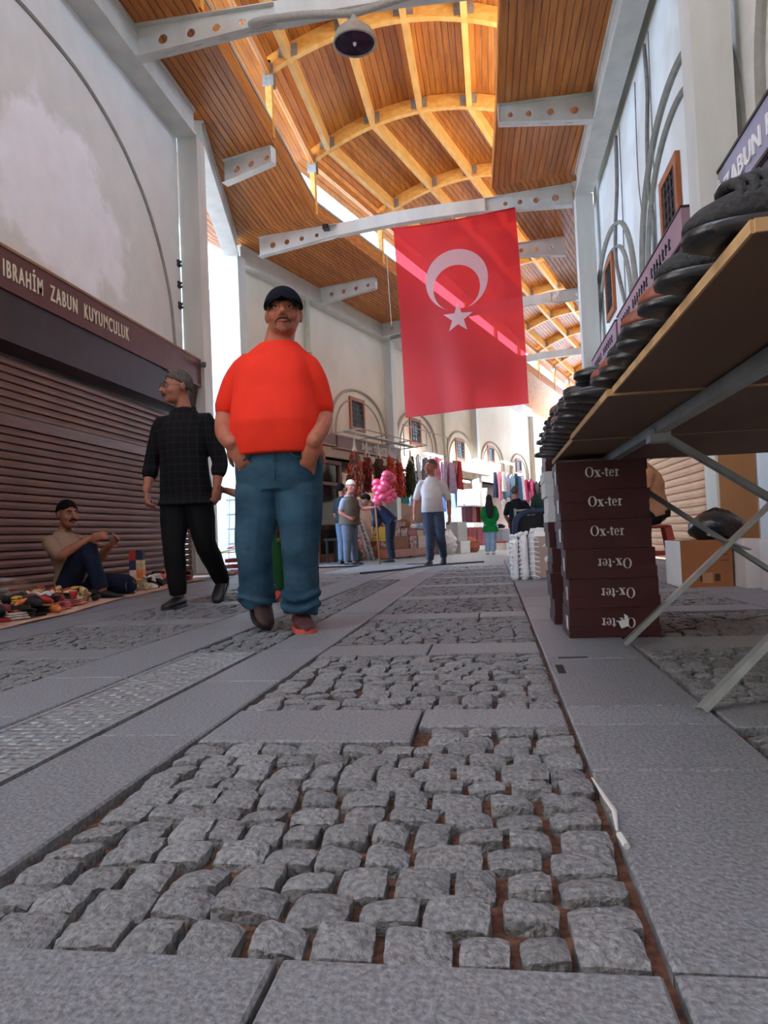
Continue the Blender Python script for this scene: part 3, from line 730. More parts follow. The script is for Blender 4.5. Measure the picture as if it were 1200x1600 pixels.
# dome lamp on its bent pipe
LA = thing('street_lamp', 'grey dome lamp hanging from a bent pipe under the roof', 'lamp', (-1.30, 8.02, 6.0))
b = MB(); b.tube(smooth_path([(-1.25,.16,.52),(-1.1,.06,.47),(-.6,0,.42),(-.05,0,.36),(0,0,.36),(.1,0,.37),(.7,0,.47),(1.3,.06,.56),(1.5,.16,.6)],4), .045, 10); b.build('bent_pipe', STEELD, LA, smooth=True)
b = MB(); b.lathe([(.02,.36),(.035,.30),(.035,.24),(.06,.22),(.14,.19),(.21,.12),(.24,.03),(.245,0),(.225,0),(.22,.03),(.19,.11),(.12,.17),(.03,.19)], 28); b.build('dome', STEELD, LA, smooth=True)
b = MB(); b.lathe([(.224,.012),(.224,.018)], 28); b.build('lens', mat('lamp_lens', (.035,.015,.03), .12, noise=.4, nscale=6), LA)
b = MB(); b.lathe([(.025,.16),(.03,.08),(.02,.0),(.01,-.02)], 12); b.build('bulb', mat('lamp_bulb', (.75,.75,.72), .3, noise=.03), LA, smooth=True)
# lamp-side black box camera on the left sign

for z, l in ((4.47,'upper'),(4.16,'middle'),(3.86,'lower')):
    t = thing('cable_insulator', l+' black cable insulator on the left edge of the left column', 'insulator', (-4.30,9.99,z), group='insulators on the left column')
    b = MB(); b.tube([(0,0,0),(0,-.08,0)], .02, 8); b.build('pin', BLACK, t); b = MB(); b.lathe([(.03,-.05),(.055,-.03),(.035,0),(.055,.03),(.03,.05)], 12, (0,-.09,0)); b.build('bell', BLACK, t, smooth=True)
b = MB(); b.box(-.06,.06,-.10,.06,-.09,-.01); b.tube([(0,-.10,-.05),(0,-.14,-.06)], .035, 10); b.box(-.015,.015,-.015,.015,-.02,.04)
b.build('security_camera', BLACK, loc=(-3.05,14.30,6.72), label='small black camera under the soffit at the haunch of the flag beam', cat='camera')
# ------------------------------------------------------------------ shoe table on the right
PLY = mat('table_plywood', lin(112,84,64), .7, noise=.14, nscale=3, stretch=(1,.15,1), bump=.05)
PLYE = mat('plywood_edge', lin(196,160,116), .7, noise=.1, nscale=20)
ZINC = mat('zinc_tube', (.33,.36,.36), .4, metal=.7, noise=.12, nscale=12)
TB = thing('market_table', 'long plywood market table with crossed folding metal legs, loaded with shoes', 'table', (.29, .83, 0))
def plank(x0, x1, y0, y1, z0, z1):
    b = MB(); b.box(x0,x1,y0,y1,z0,z1); t = b.build('table_board', PLY, TB)
    b = MB(); b.box(x0-.004,x0,y0,y1,z0,z1); b.build('edge_band', PLYE, t); b = MB(); b.box(x0,x1,y0-.004,y0,z0,z1); b.build('edge_band', PLYE, t)
    return t
plank(.0, 1.2, .0, .93, .757, .772); plank(-.012, 1.2, .93, 1.77, .752, .768); plank(-.005, 1.2, 1.774, 2.67, .750, .766)
def tb(name, p, q, w, h, m=ZINC, up=(0,0,1), parent=TB):
    o = Vector((.29,.83,0)); b = MB(); b.bar(Vector(p)-o, Vector(q)-o, w, h, up); return b.build(name, m, parent)
tb('rail', (.50,.95,.735), (.50,3.42,.735), .035, .03); tb('rail', (1.38,.95,.735), (1.38,3.42,.735), .035, .03)
for a, c, z in (((.47,1.87),(1.38,2.25),(.50,2.3,1.38,1.9)), ((.46,2.89),(1.38,3.3),(.50,3.38,1.38,3.0))):
    tb('leg', (a[0],a[1],.0), (c[0],c[1],.725), .018, .034, up=(0,1,0))
    tb('leg', (z[0],z[1],.725), (z[2],z[3],.0), .018, .034, up=(0,1,0))
    mx, my = (a[0]+c[0])/2, (a[1]+c[1])/2
    g = tb('hinge_plate', (mx-.07, my+.02, .40), (mx+.08, my+.02, .335), .006, .05, up=(0,1,0))
    tb('cross_bar', (c[0], c[1]-.02, .70), (c[0], c[1]+.08, .70), .02, .02)
    b = MB(); b.box(-.03,.03,-.03,.03,-.02,.02); o = b.build('corner_bracket', ZINC, TB); o.location = (z[0]-.29, z[1]-.83, .715)
# ------------------------------------------------------------------ shoes
RUB = mat('black_rubber', (.020,.021,.024), .33, noise=.25, nscale=20, bump=.1, bscale=200, spec=.5)
FURB = mat('black_fleece', (.016,.017,.021), .7, noise=.4, nscale=150, bump=.4, bscale=160)
LEAB = mat('brown_leather', lin(136,74,56), .55, noise=.18, nscale=30, bump=.2, bscale=90, rand=.1)
FURR = mat('brown_fleece', lin(122,66,52), .85, noise=.3, nscale=120, bump=.9, bscale=160, rand=.1)
def shoe_outline(L, W, k=1.0, n=24):
    pts = []
    for i in range(n):
        t = 2*math.pi*i/n; x = math.cos(t); y = math.sin(t)
        w = W/2*(1.0 - .16*x - .10*math.cos(2.2*x)) # toe (−x) wider than heel
        pts.append((L/2*x*k, w*y*k*(abs(y)**-.15 if abs(y) > .01 else 1)))
    return pts
def shoe(label, furry, upm, ribm, L=.285, W=.108):
    """toe towards −x, heel at +x, sole underside on z=0"""
    t = thing('shoe', label, 'shoe', group='shoes lined up on the market table')
    o = shoe_outline(L, W)
    b = MB(); b.loft([[(x*.92,y*.86,.002 if x > -L*.3 else .010) for x, y in o], [(x,y,.006 if x > -L*.3 else .013) for x, y in o], [(x*1.01,y*1.03,.016) for x, y in o], [(x,y,.024) for x, y in o], [(x*.95,y*.93,.027) for x, y in o]])
    b.build('sole', RUB, t, smooth=True)
    rings = []
    def ht(x): return ((.058 + .024*max(0, min(1, (x+L*.5)/(L*.30)))) if x < 0 else .082-.006*(x/(L*.5))) if furry else ((.036 + .012*max(0, min(1, (x+L*.5)/(L*.45)))) if x < 0 else .048)
    for k in range(9):
        f = k/8; z = .025 + f*.085
        sc = 1-.10*f-.38*f*f*f
        rings.append([(x*(1.0-.10*f*f) + (.02*f*f if x < 0 else 0), y*.96*sc, min(z, .025+(ht(x)-.025)*(f**.8))) for x, y in o])
    b = MB(); b.loft(rings); b.build('upper', upm, t, smooth=True)
    if furry:
        n = 14
        for k in range(n):
            x = -L*.30 + L*.66*k/(n-1); w = W*.42*math.sqrt(max(.1, 1-(2*x/L)**2*.85)); h = ht(x)
            b = MB(); P = [(x+.006*math.sin(j), -w*math.cos(math.pi*j/8), max(.03,.030+(h*1.06-.030)*math.sin(math.pi*j/8)**.7)) for j in range(9)]
            b.tube(P, [.004,.006,.007,.0075,.0075,.0075,.007,.006,.004], 7, side=(1,0,0)); b.build('fleece_roll', ribm, t, smooth=True)
    if furry:
     b = MB(); b.tube([(L*.08,-W*.26,.080),(L*.22,-W*.30,.082),(L*.40,-W*.18,.080),(L*.43,0,.080),(L*.40,W*.18,.080),(L*.22,W*.30,.082),(L*.08,W*.26,.080)], .009, 6); [None for _ in [0]]; b.v = [(x,y,z+.002) for x,y,z in b.v]; b.build('collar', ribm, t, smooth=True)
    return t
sb = shoe('x', True, FURB, FURB); sr = shoe('x', True, LEAB, FURR); sf = shoe('x', False, RUB, FURB)
rank = ['nearest', 'second', 'third', 'fourth', 'fifth', 'sixth', 'seventh', 'eighth', 'ninth', 'tenth', 'eleventh', 'twelfth', 'thirteenth', 'fourteenth', 'fifteenth', 'sixteenth', 'seventeenth', 'eighteenth', 'nineteenth', 'twentieth']
used = set()
def put(src, loc, label, rz=0., tilt=0.):
    if id(src) not in used:
        used.add(id(src)); src.location = loc; src.rotation_euler = (0, tilt, rz); src['label'] = label; return src
    return dup(src, loc, rot=(0, tilt, rz), label=label)
row = [(.93,'b',.385),(1.085,'b',.385),(1.215,'r',.385),(1.335,'r',.38),(1.45,'b',.39),(1.565,'b',.39),(1.68,'r',.39),(1.795,'r',.385)]
for i, (y, c, x) in enumerate(row):
    put(sb if c == 'b' else sr, (x, y, .775), f"{'black fleece-topped' if c=='b' else 'brown ribbed leather'} shoe, {rank[i]} from the camera along the table edge", rz=rad(random.uniform(-5,5)))
# flat black sandals piled two and three high towards the far end of the table
k = 0
ys = [1.92+.125*i for i in range(13)]
for i, y in enumerate(ys):
    for lv in range(2 if y < 2.6 else 3):
        c = sr if (i in (7, 8) and lv == (1 if i == 7 else 2)) else sf
        put(c, (.345+.02*lv+random.uniform(-.012,.012), y+random.uniform(-.012,.012), .770+lv*.052), f"{'brown ribbed' if c is sr else 'flat black rubber'} shoe, {['bottom','upper','top'][lv]} of pile {rank[i]} beyond the brown shoes on the table", rz=rad(random.uniform(-8,8)), tilt=rad(random.uniform(-2,2)))
# ------------------------------------------------------------------ shoe boxes with serif lettering
BOXM = mat('maroon_card', lin(58,14,18), .5, noise=.10, nscale=6, rand=.1)
BOXW = mat('grey_white_card', lin(196,200,206), .6, noise=.06, nscale=6)
INK = mat('white_print', lin(206,200,200), .6, noise=.06, nscale=20)
def oxter():
    """flat serif letters O x - t e r, about 2.9 wide and 1 high, on z=0 facing +z"""
    b = MB()
    def ring(cx, cy, rx, ry, ix, iy, a0=0, a1=360, n=26):
        P = [(rad(a0+(a1-a0)*i/n)) for i in range(n+1)]
        for i in range(n):
            a, c = P[i], P[i+1]
            b.add([(cx+rx*math.cos(a),cy+ry*math.sin(a),0),(cx+rx*math.cos(c),cy+ry*math.sin(c),0),(cx+ix*math.cos(c),cy+iy*math.sin(c),0),(cx+ix*math.cos(a),cy+iy*math.sin(a),0)], [(0,1,2,3)])
    def q(*p): b.add([(x,y,0) for x, y in p], [tuple(range(len(p)))])
    def r(x0,y0,x1,y1): q((x0,y0),(x1,y0),(x1,y1),(x0,y1))
    ring(.42,.5,.42,.52,.24,.47)
    q((.93,.66),(1.15,.66),(1.48,0),(1.26,0)); q((1.36,.66),(1.42,.66),(1.05,0),(.98,0)); r(.88,.62,1.20,.68); r(1.26,.62,1.50,.68); r(.90,-.02,1.14,.04); r(1.22,-.02,1.54,.04)
    r(1.60,.26,1.84,.38)
    r(1.98,.10,2.14,.85); r(1.88,.60,2.28,.68); ring(2.13,.12,.15,.13,.0,.07,180,330,8)
    ring(2.55,.33,.24,.35,.10,.30,0,320,22); r(2.38,.33,2.78,.39)
    r(2.94,0,3.10,.68); r(2.86,.62,3.02,.68); r(2.84,-.02,3.22,.04); ring(3.10,.48,.19,.20,.03,.12,20,180,8)
    me = b.mesh('lettering', INK, fix=False); return me
OX = oxter()
def shoe_box(name, label, loc, rotz, flip, w=.36, d=.27, h=.119, m=BOXM, txt=True):
    t = thing(name, label, 'box', loc, rotz, group='stacked maroon shoe boxes')
    b = MB(); b.box(.004,w-.004,.004,d-.004,0,h) ; b.build('body', m, t)
    z0, z1 = ((0,.045) if flip else (h-.045,h))
    b = MB()
    for (x0,x1,y0,y1) in ((0,w,0,.004),(0,w,d-.004,d),(0,.004,.004,d-.004),(w-.004,w,.004,d-.004)): b.box(x0,x1,y0,y1,z0,z1)
    b.build('lid', m, t)
    if txt:
        l = obj('lettering', OX, t); s = .041
        if not flip: l.rotation_euler = (rad(90),0,0); l.location = (.115,-.003,.052); l.scale = (s,s,s)
        else: l.rotation_euler = (rad(90),rad(180),0); l.location = (.262,-.003,.068+.01); l.scale = (s,s,s)
        b = MB(); b.box(-.0008,0,.03,.10,.03,.085); b.build('end_label', BOXW, t)
    return t
bl = ['bottom box of the maroon shoe-box stack, torn white label on upside-down lettering', 'second box from the bottom of the maroon stack, upside-down lettering', 'third box from the bottom of the maroon stack, upside-down lettering', 'fourth box from the bottom of the maroon stack, upright lettering', 'fifth box from the bottom of the maroon stack, upright lettering', 'top box of the maroon stack, touching the table underside']
for i in range(6):
    t = shoe_box('shoe_box', bl[i], (.290+(-.004,.0,-.008,-.016,-.020,-.026)[i], 3.10+(.0,.004,.002,.006,.0,.004)[i], i*.1205), rad((1,0,-1,1,0,-1)[i]), i < 3)
    if i == 0:
        b = MB(); b.prism([(0,0),(.03,.01),(.028,.05),(.012,.06),(.016,.035),(-.012,.03)], (.205,-.0045,.035), (1,0,0), (0,0,1), (0,.001,0)); b.build('torn_label', mat('torn_paper', lin(214,214,220), .7, noise=.05), t)
for i in range(7):
    m = BOXW if i in (4, 5) else BOXM
    shoe_box('shoe_box', f"{'pale grey' if m is BOXW else 'maroon'} shoe box in the rear stack behind the lettered boxes, {rank[i]} from the ground".replace('nearest from', 'first from'), (.262-.008*(i > 3)-.01*(i % 2), 3.55, i*.1205), 0, i % 2 == 0, d=.30, m=m, txt=False)
for i in range(3):
    put(sf, (.36+.02*i, 3.60+.09*(i % 2), .8435+.047*(i//1)), ('black rubber shoe lying on the rear shoe boxes', 'black rubber shoe in the middle of the pair on the rear boxes', 'topmost black rubber shoe on the rear shoe boxes')[i], rz=rad(8))
# ------------------------------------------------------------------ white sacks and rack of dark garments
SACK = mat('woven_white_sack', lin(246,250,255), .55, noise=.05, nscale=12, bump=.5, bscale=35)
SACKB = mat('brown_sack_face', lin(176,156,150), .7, noise=.08, nscale=10, bump=.3, bscale=40)
def sack(label, loc, rz, w=.17, d=.42, h=.42, face=None, seed=1):
    t = thing('sack', label, 'sack', loc, rz, group='upright sacks beside the shoe boxes'); r = random.Random(seed); rings = []
    n = 20
    for k in range(12):
        f = k/11; wd = 1+.06*math.sin(math.pi*f)-(.25*max(0,f-.9)*10*.4); wob = .05
        rings.append([(w/2*wd*math.copysign(abs(math.cos(a))**.6, math.cos(a))*(1+r.uniform(-wob,wob)), d/2*wd*math.copysign(abs(math.sin(a))**.6, math.sin(a))*(1+r.uniform(-wob,wob)*.6), h*f*(1+(.03*math.sin(3*a+seed) if k == 11 else 0))) for a in [2*math.pi*i/n for i in range(n)]])
    b = MB(); b.loft(rings); b.build('body', SACK, t, smooth=True)
    for k in range(9):
        z = h*(.06+.10*k); b = MB(); b.tube([(-w/2-.005, -d*.42, z+r.uniform(-.01,.01)), (-w/2-.006, -d*.46, z+.01), (-w*.36,-d*.52,z+.012), (-w*.2,-d*.525,z+r.uniform(-.012,.012))], .006, 6); b.build('pucker', SACK, t, smooth=True)
    b = MB(); b.tube([(-w*.45,-d*.45,h),(-w*.2,-d*.3,h+.02),(w*.1,-d*.35,h+.012),(w*.4,-d*.3,h+.025),(w*.42,d*.3,h+.01),(-w*.4,d*.35,h+.015)], .018, 7); b.build('rolled_rim', SACK, t, smooth=True)
    if face:
        b = MB(); b.grid([[(-w*.36+w*.80*i/5, -d*.525-.003*math.sin(i), h*(.04+.86*j/5)) for i in range(6)] for j in range(6)]); b.build('front_panel', SACKB, t, smooth=True)
    return t
sack('white puckered sack, leftmost of the three beside the box stack', (.172,6.95,0), rad(0), .075, .40, .38, seed=2)
sack('white puckered sack, middle of the three beside the box stack', (.256,6.95,0), rad(0), .08, .42, .40, seed=5)
sack('white sack with a brownish front, beside the rear shoe boxes', (.445,6.95,0), rad(0), .27, .44, .43, face=True, seed=9)
NAVY = mat('navy_denim', lin(44,62,88), .8, noise=.2, nscale=12, bump=.3, bscale=60)
NAVYD = mat('black_cloth', (.012,.012,.016), .9, noise=.3, nscale=8)
RK = thing('garment_rack', 'low rack of dark navy and black garments behind the white sacks', 'clothes rack', (.55, 7.75, 0))
for i, (m, dy) in enumerate(((NAVY,0),(NAVYD,.09),(NAVY,.16),(mat('plum_cloth', lin(96,50,66), .85, noise=.15),.26),(NAVYD,.34))):
    b = MB(); w = .36; rings = []
    for k in range(13):
        a = math.pi*k/12; x = -w*math.copysign(abs(math.cos(a))**.5, math.cos(a)); z = .42+.25*math.sin(a)**.55
        rings.append([(x*1.0,dy,z),(x*1.0,dy+.05,z),(x*.86,dy+.05,max(.1,z-.05)),(x*.86,dy,max(.1,z-.05))])
    rings = [[(p[0],p[1],.12) for p in rings[0]]] + rings + [[(p[0],p[1],.12) for p in rings[-1]]]
    b.loft(rings); b.build('garment', m, RK, smooth=True)
    b = MB(); b.box(-w*.8,w*.8,dy+.01,dy+.045,.12,.6); b.build('garment_body', NAVYD, RK)
for x in (-.32,.32):
    b = MB(); b.bar((x,.2,0),(x,.2,.68),.025,.025); b.build('upright', ZINC, RK)
b = MB(); b.bar((-.33,.2,.66),(.33,.2,.66),.02,.02); b.build('hanging_rail', ZINC, RK)
# ------------------------------------------------------------------ cartons, bag, stool under and behind the table
CARD = mat('brown_cardboard', lin(140,88,52), .8, noise=.08, nscale=4)
CARDW = mat('white_cardboard', lin(208,206,206), .7, noise=.05, nscale=4)
PRINT = mat('carton_print', lin(70,40,26), .8, noise=.05)
def carton(label, x0, x1, y0, y1, z0, h, m, m2=None, marks=False, cat='carton', rz=0, group=None):
    t = thing('carton', label, cat, (x0, y0, z0), rz, group=group); w, d = x1-x0, y1-y0
    b = MB(); b.box(0,w,0,d,0,h-.004); b.build('body', m, t)
    b = MB(); b.box(0,w/2-.003,0,d,h-.004,h); b.build('flap', m, t); b = MB(); b.box(w/2+.003,w,0,d,h-.004,h); b.build('flap', m, t)
    if m2: b = MB(); b.box(-.003,0,0,d,0,h); b.build('side_panel', m2, t)
    if marks:
        for i in range(2):
            b = MB(); b.box(w*.35+i*.1,w*.35+i*.1+.035,-.002,0,.04,.09); b.build('printed_mark', PRINT, t)
        b = MB(); b.box(w*.4,w*.6,-.003,0,.03,.10); b.build('tape', mat('parcel_tape', lin(160,120,84), .3, noise=.05), t)
        for i in range(3): b = MB(); b.box(w*.78,w*.93,-.002,0,.18+.04*i,.185+.04*i); b.build('printed_mark', PRINT, t)
    return t
carton('brown carton with a white side on the floor behind the crossed table legs', 1.28, 1.62, 5.40, 5.85, 0, .325, CARD, CARDW, True)
carton('white carton at the right edge, behind the table legs', 1.64, 1.80, 5.20, 5.75, 0, .325, CARDW)
carton('white carton nearest the right edge of the photo', 1.70, 1.93, 4.55, 5.1, 0, .325, CARDW)
b = MB(); r = random.Random(3)
rings = []
for k in range(9):
    f = k/8; s = math.sin(math.pi*min(.999,f*.8+.2))**.7
    rings.append([(.20*s*math.cos(a)*(1+r.uniform(-.1,.1)), .16*s*math.sin(a)*(1+r.uniform(-.1,.1)), .22*f*(1+r.uniform(-.05,.05))) for a in [2*math.pi*i/16 for i in range(16)]])
b.loft(rings); b.build('plastic_bag', mat('black_bag_plastic', (.012,.013,.018), .22, noise=.3, nscale=10, bump=1., bscale=22), loc=(1.58,5.60,.327), label='black plastic bag lying on the cartons under the table', cat='bag', smooth=True)
STR = mat('red_plastic', lin(150,44,36), .4, noise=.06)
SO = thing('plastic_stool', 'red plastic stool under the seated person in tan', 'stool', (1.72, 8.25, fz(8.25)))
b = MB(); b.lathe([(.13,.42),(.155,.43),(.155,.445),(.12,.455)], 20); b.build('seat', STR, SO, smooth=True)
for sx in (-1,1):
    for sy in (-1,1):
        b = MB(); b.hexa([(sx*.17-.03,sy*.17-.015,0),(sx*.17+.03,sy*.17-.015,0),(sx*.17+.03,sy*.17+.015,0),(sx*.17-.03,sy*.17+.015,0)], [(sx*.10-.035,sy*.10-.015,.43),(sx*.10+.035,sy*.10-.015,.43),(sx*.10+.035,sy*.10+.015,.43),(sx*.10-.035,sy*.10+.015,.43)]); b.build('leg', STR, SO)
for sy in (-1,1): b = MB(); b.box(-.14,.14,sy*.15-.01,sy*.15+.01,.13,.17); b.build('brace', STR, SO)
# ------------------------------------------------------------------ flag
def cloth_through(name, col, trans=.45, clear=.10, gloss=.04):
    m = bpy.data.materials.new(name); m.use_nodes = True; N = m.node_tree.nodes; L = m.node_tree.links; N.clear()
    d = N.new('ShaderNodeBsdfDiffuse'); t = N.new('ShaderNodeBsdfTranslucent'); c = N.new('ShaderNodeBsdfTransparent'); g = N.new('ShaderNodeBsdfGlossy')
    tc = N.new('ShaderNodeTexCoord'); nz = N.new('ShaderNodeTexNoise'); nz.inputs['Scale'].default_value = 1.6; L.new(tc.outputs['Object'], nz.inputs['Vector'])
    cr = N.new('ShaderNodeValToRGB'); cr.color_ramp.elements[0].color = (*[x*.9 for x in col],1); cr.color_ramp.elements[1].color = (*col,1); L.new(nz.outputs[0], cr.inputs[0])
    for n in (d, t): L.new(cr.outputs[0], n.inputs[0])
    c.inputs[0].default_value = (*[min(1, x*1.0+.08) for x in col], 1); g.inputs['Roughness'].default_value = .45
    m1 = N.new('ShaderNodeMixShader'); m1.inputs[0].default_value = trans; m2 = N.new('ShaderNodeMixShader'); m2.inputs[0].default_value = clear; m3 = N.new('ShaderNodeMixShader'); m3.inputs[0].default_value = gloss
    o = N.new('ShaderNodeOutputMaterial')
    L.new(d.outputs[0], m1.inputs[1]); L.new(t.outputs[0], m1.inputs[2]); L.new(m1.outputs[0], m2.inputs[1]); L.new(c.outputs[0], m2.inputs[2]); L.new(m2.outputs[0], m3.inputs[1]); L.new(g.outputs[0], m3.inputs[2]); L.new(m3.outputs[0], o.inputs[0]); return m
FRED = cloth_through('red_flag_cloth', (.86,.014,.03), .6, .30); FWHT = cloth_through('white_flag_cloth', (.86,.86,.88), .55, .10)
FL = thing('flag', 'large red flag with a white crescent and star hanging from the tie beam', 'flag', (-1.68, 14.12, 0), rad(-8))
FW, FT, FH = 2.37, 6.46, 3.74
def fsurf(x, z, off=0.):
    """point of the hanging cloth at width x and height z"""
    v = (FT-z)/FH; u = x/FW
    y = .055*math.sin(5.5*u+1.2*v+.5)*(.35+.65*v) + .030*math.sin(13*u-2.5*v)*v*(.3+u) + .035*math.sin(21*u+1.5*v)*max(0,u-.55)*2*v
    sag = .05*math.sin(math.pi*u)*max(0, 1-v*3)
    return Vector((x+.07*v+.02*math.sin(3*v), y-off, z-sag+.06*u*v))
b = MB(); n, m_ = 44, 64
b.grid([[fsurf(FW*i/n, FT-FH*j/m_) for i in range(n+1)] for j in range(m_+1)]); me = b.mesh('cloth', FRED, True); obj('cloth', me, FL)
b = MB(); K = 60; outer, inner = [], []
cx, cz, R1, ix, iz, R2 = 1.165, 5.26, .605, 1.155, 5.095, .452
dd = cz-iz; zz = (R1**2-R2**2+dd**2)/(2*dd); hz_ = cz-zz; hx = math.sqrt(max(0,R1**2-zz**2))
a0 = math.atan2(-zz, hx); a1 = math.pi-a0; i0 = math.atan2(hz_-iz, hx); i1 = math.pi-i0
rows = []
for k in range(K+1):
    f = k/K; a = a0+(a1-a0)*f; c = i0+(i1-i0)*f
    p, q = Vector((cx+R1*math.cos(a), cz+R1*math.sin(a))), Vector((ix+R2*math.cos(c), iz+R2*math.sin(c)))
    rows.append([fsurf(*(p.lerp(q, j/6)), .012) for j in range(7)])
b.grid(rows); b.build('crescent', FWHT, FL, smooth=True)
b = MB(); sc = Vector((1.15, 4.50)); S = []
for k in range(10):
    a = math.pi/2+math.pi*k/5+rad(-3); r = .30 if k % 2 == 0 else .30*.40
    S.append(Vector((sc.x+r*math.cos(a), sc.y+r*math.sin(a))))
for k in range(10):
    p, q = S[k], S[(k+1) % 10]
    rows = [[fsurf(*(sc.lerp(p.lerp(q, i/4), j/4) if j else sc), .012) for i in range(5)] for j in range(5)]
    b.grid(rows)
b.build('star', FWHT, FL, smooth=True)
b = MB(); b.tube([fsurf(.02,FT-.005)+Vector((-.05,0,0)), fsurf(FW*.25,FT-.005), fsurf(FW*.5,FT-.005), fsurf(FW*.75,FT-.005), fsurf(FW-.02,FT-.005)], .014, 6); b.build('top_hem', FRED, FL, smooth=True)
ROPE = mat('white_rope', lin(200,196,186), .8, noise=.1)
for k, x in enumerate((.02, FW*.5, FW-.02)):
    p = fsurf(x, FT-.01); b = MB(); b.tube([p, (p.x, p.y, 6.51)], .006, 5); b.build('tie_rope', ROPE, FL)
b = MB(); b.tube([(-1.86,14.35,6.5),(-1.85,14.35,5.6),(-1.82,14.34,4.6)], .007, 5); b.build('hanging_rope', ROPE, label='thin white rope hanging left of the flag', cat='rope')
# ------------------------------------------------------------------ vendor's wares on the ground, left
SHEET = mat('dusty_pink_sheet', lin(196,160,140), .9, noise=.15, nscale=5, bump=.3, bscale=20)
def edge_x(y): return -2.72-.165*(y-3.3)+.03*math.sin(3*y)
b = MB(); ys = [2.2+.25*i for i in range(28)]
P = [[(edge_x(y)+(-4.16-edge_x(y))*j/8, y, .006+.006*abs(math.sin(4*y+j*1.7))) for j in range(9)] for y in ys]
b.grid(P); b.grid([[(x,y,.003) for x,y,z in r] for r in P])
b.build('ground_sheet', SHEET, label='dusty pink cloth spread on the ground under the small wares', cat='ground cloth', smooth=True)
WC = dict(black=(22,20,24), red=(176,46,44), pink=(206,110,116), orange=(214,120,58), yellow=(206,170,70), white=(206,200,194), purple=(92,54,84), navy=(40,46,76), maroon=(112,36,48), cream=(196,172,130))
wm = {k: mat('wares_'+k, lin(*c), .75, noise=.2, nscale=30, bump=.4, bscale=60) for k, c in WC.items()}
def ware_mesh(kind, seed, m):
    r = random.Random(seed); b = MB()
    if kind == 'sock bundle':
        b.tube([(-.05,0,.022),(-.02,.006,.028),(.02,-.004,.028),(.055,.01,.020)], [.020,.027,.026,.018], 10, flat=.8, round_ends=True); b.tube([(-.045,.02,.03),(.0,.03,.042),(.045,.022,.03)], [.014,.017,.013], 8, round_ends=True)
    elif kind == 'folded cloth':
        for k in range(3): b.tube([(-.055+.006*k,-.01*k,.012+.016*k),(0,.006*k,.014+.016*k),(.055-.008*k,-.004,.012+.016*k)], [.028,.034,.028], 10, side=(0,1,0), flat=.32, round_ends=True)
    elif kind == 'packet':
        b.box(-.045,.045,-.03,.03,0,.018); b.box(-.05,.05,-.004,.004,.018,.022)
    else:
        b.ell((0,0,.03), (.035,.03,.03)); b.ell((.03,.0,.045), (.02,.02,.02)); b.tube([(-.03,0,.03),(-.06,.01,.05)], [.012,.008], 7, round_ends=True); b.tube([(0,-.03,.015),(.01,-.05,.012)], [.01,.008], 7, round_ends=True)
    return b
rw = random.Random(21); cache = {}
kinds = ['sock bundle', 'folded cloth', 'packet', 'toy']
names = {'sock bundle': 'sock_bundle', 'folded cloth': 'folded_cloth', 'packet': 'packet', 'toy': 'toy'}
def zone(y, x):
    return ('in the front wares' if x > edge_x(y)-.45 else 'in the rear wares')+(' at the left photo edge' if y < 4.7 else ' left of the seated vendor' if y < 5.8 else " by the seated vendor's feet" if y < 6.9 else ' right of the seated vendor' if y < 8.8 else ' by the bright gap')
def ware(x, y, z, c, kd):
    me = cache.setdefault((kd, c), None)
    if me is None: me = cache[(kd, c)] = ware_mesh(kd, 1, wm[c]).mesh(names[kd], wm[c], smooth=(kd != 'packet'))
    s = rw.uniform(.85, 1.25)
    obj(names[kd], me, loc=(x, y, z), rot=(0, 0, rw.uniform(0,6.28)), scale=(s,s,s), label=f"{'large' if s > 1.11 else ('mid-sized' if s > .98 else 'small')} {c} {kd} {zone(y, x)}", cat='wares', group=f'{c} {kd}s on the ground cloth')
n = 0
cols = ['black']*9+['red']*3+['pink']*3+['orange']*2+['yellow']*2+['white']*3+['purple']*2+['navy']*1+['maroon']*2+['cream']*2
placed = []; tries = 0
while n < 420 and tries < 40000:
    tries += 1; y = rw.uniform(3.4, 8.6); t_ = rw.random(); x0 = edge_x(y)-.14; x = x0+(-4.05-x0)*t_**1.2
    if -4.15 < x < -3.0 and 5.7 < y < 6.8: continue
    if any((x-a)**2+(y-b_)**2 < d*d for a, b_, d in ((-3.80,5.30,.26),(-3.62,4.62,.28),(-3.5,9.2,.2),(-3.62,7.08,.13))): continue
    lv = 0 if tries < 9000 else 1
    if any(l == lv and (x-a)**2+(y-b_)**2 < .098**2 for a, b_, l in placed): continue
    if lv == 1 and (x < x0-.75 or not any(l == 0 and (x-a)**2+(y-b_)**2 < .085**2 for a, b_, l in placed)): continue
    placed.append((x, y, lv)); ware(x, y, .012+.066*lv, rw.choice(cols), rw.choice(kinds)); n += 1
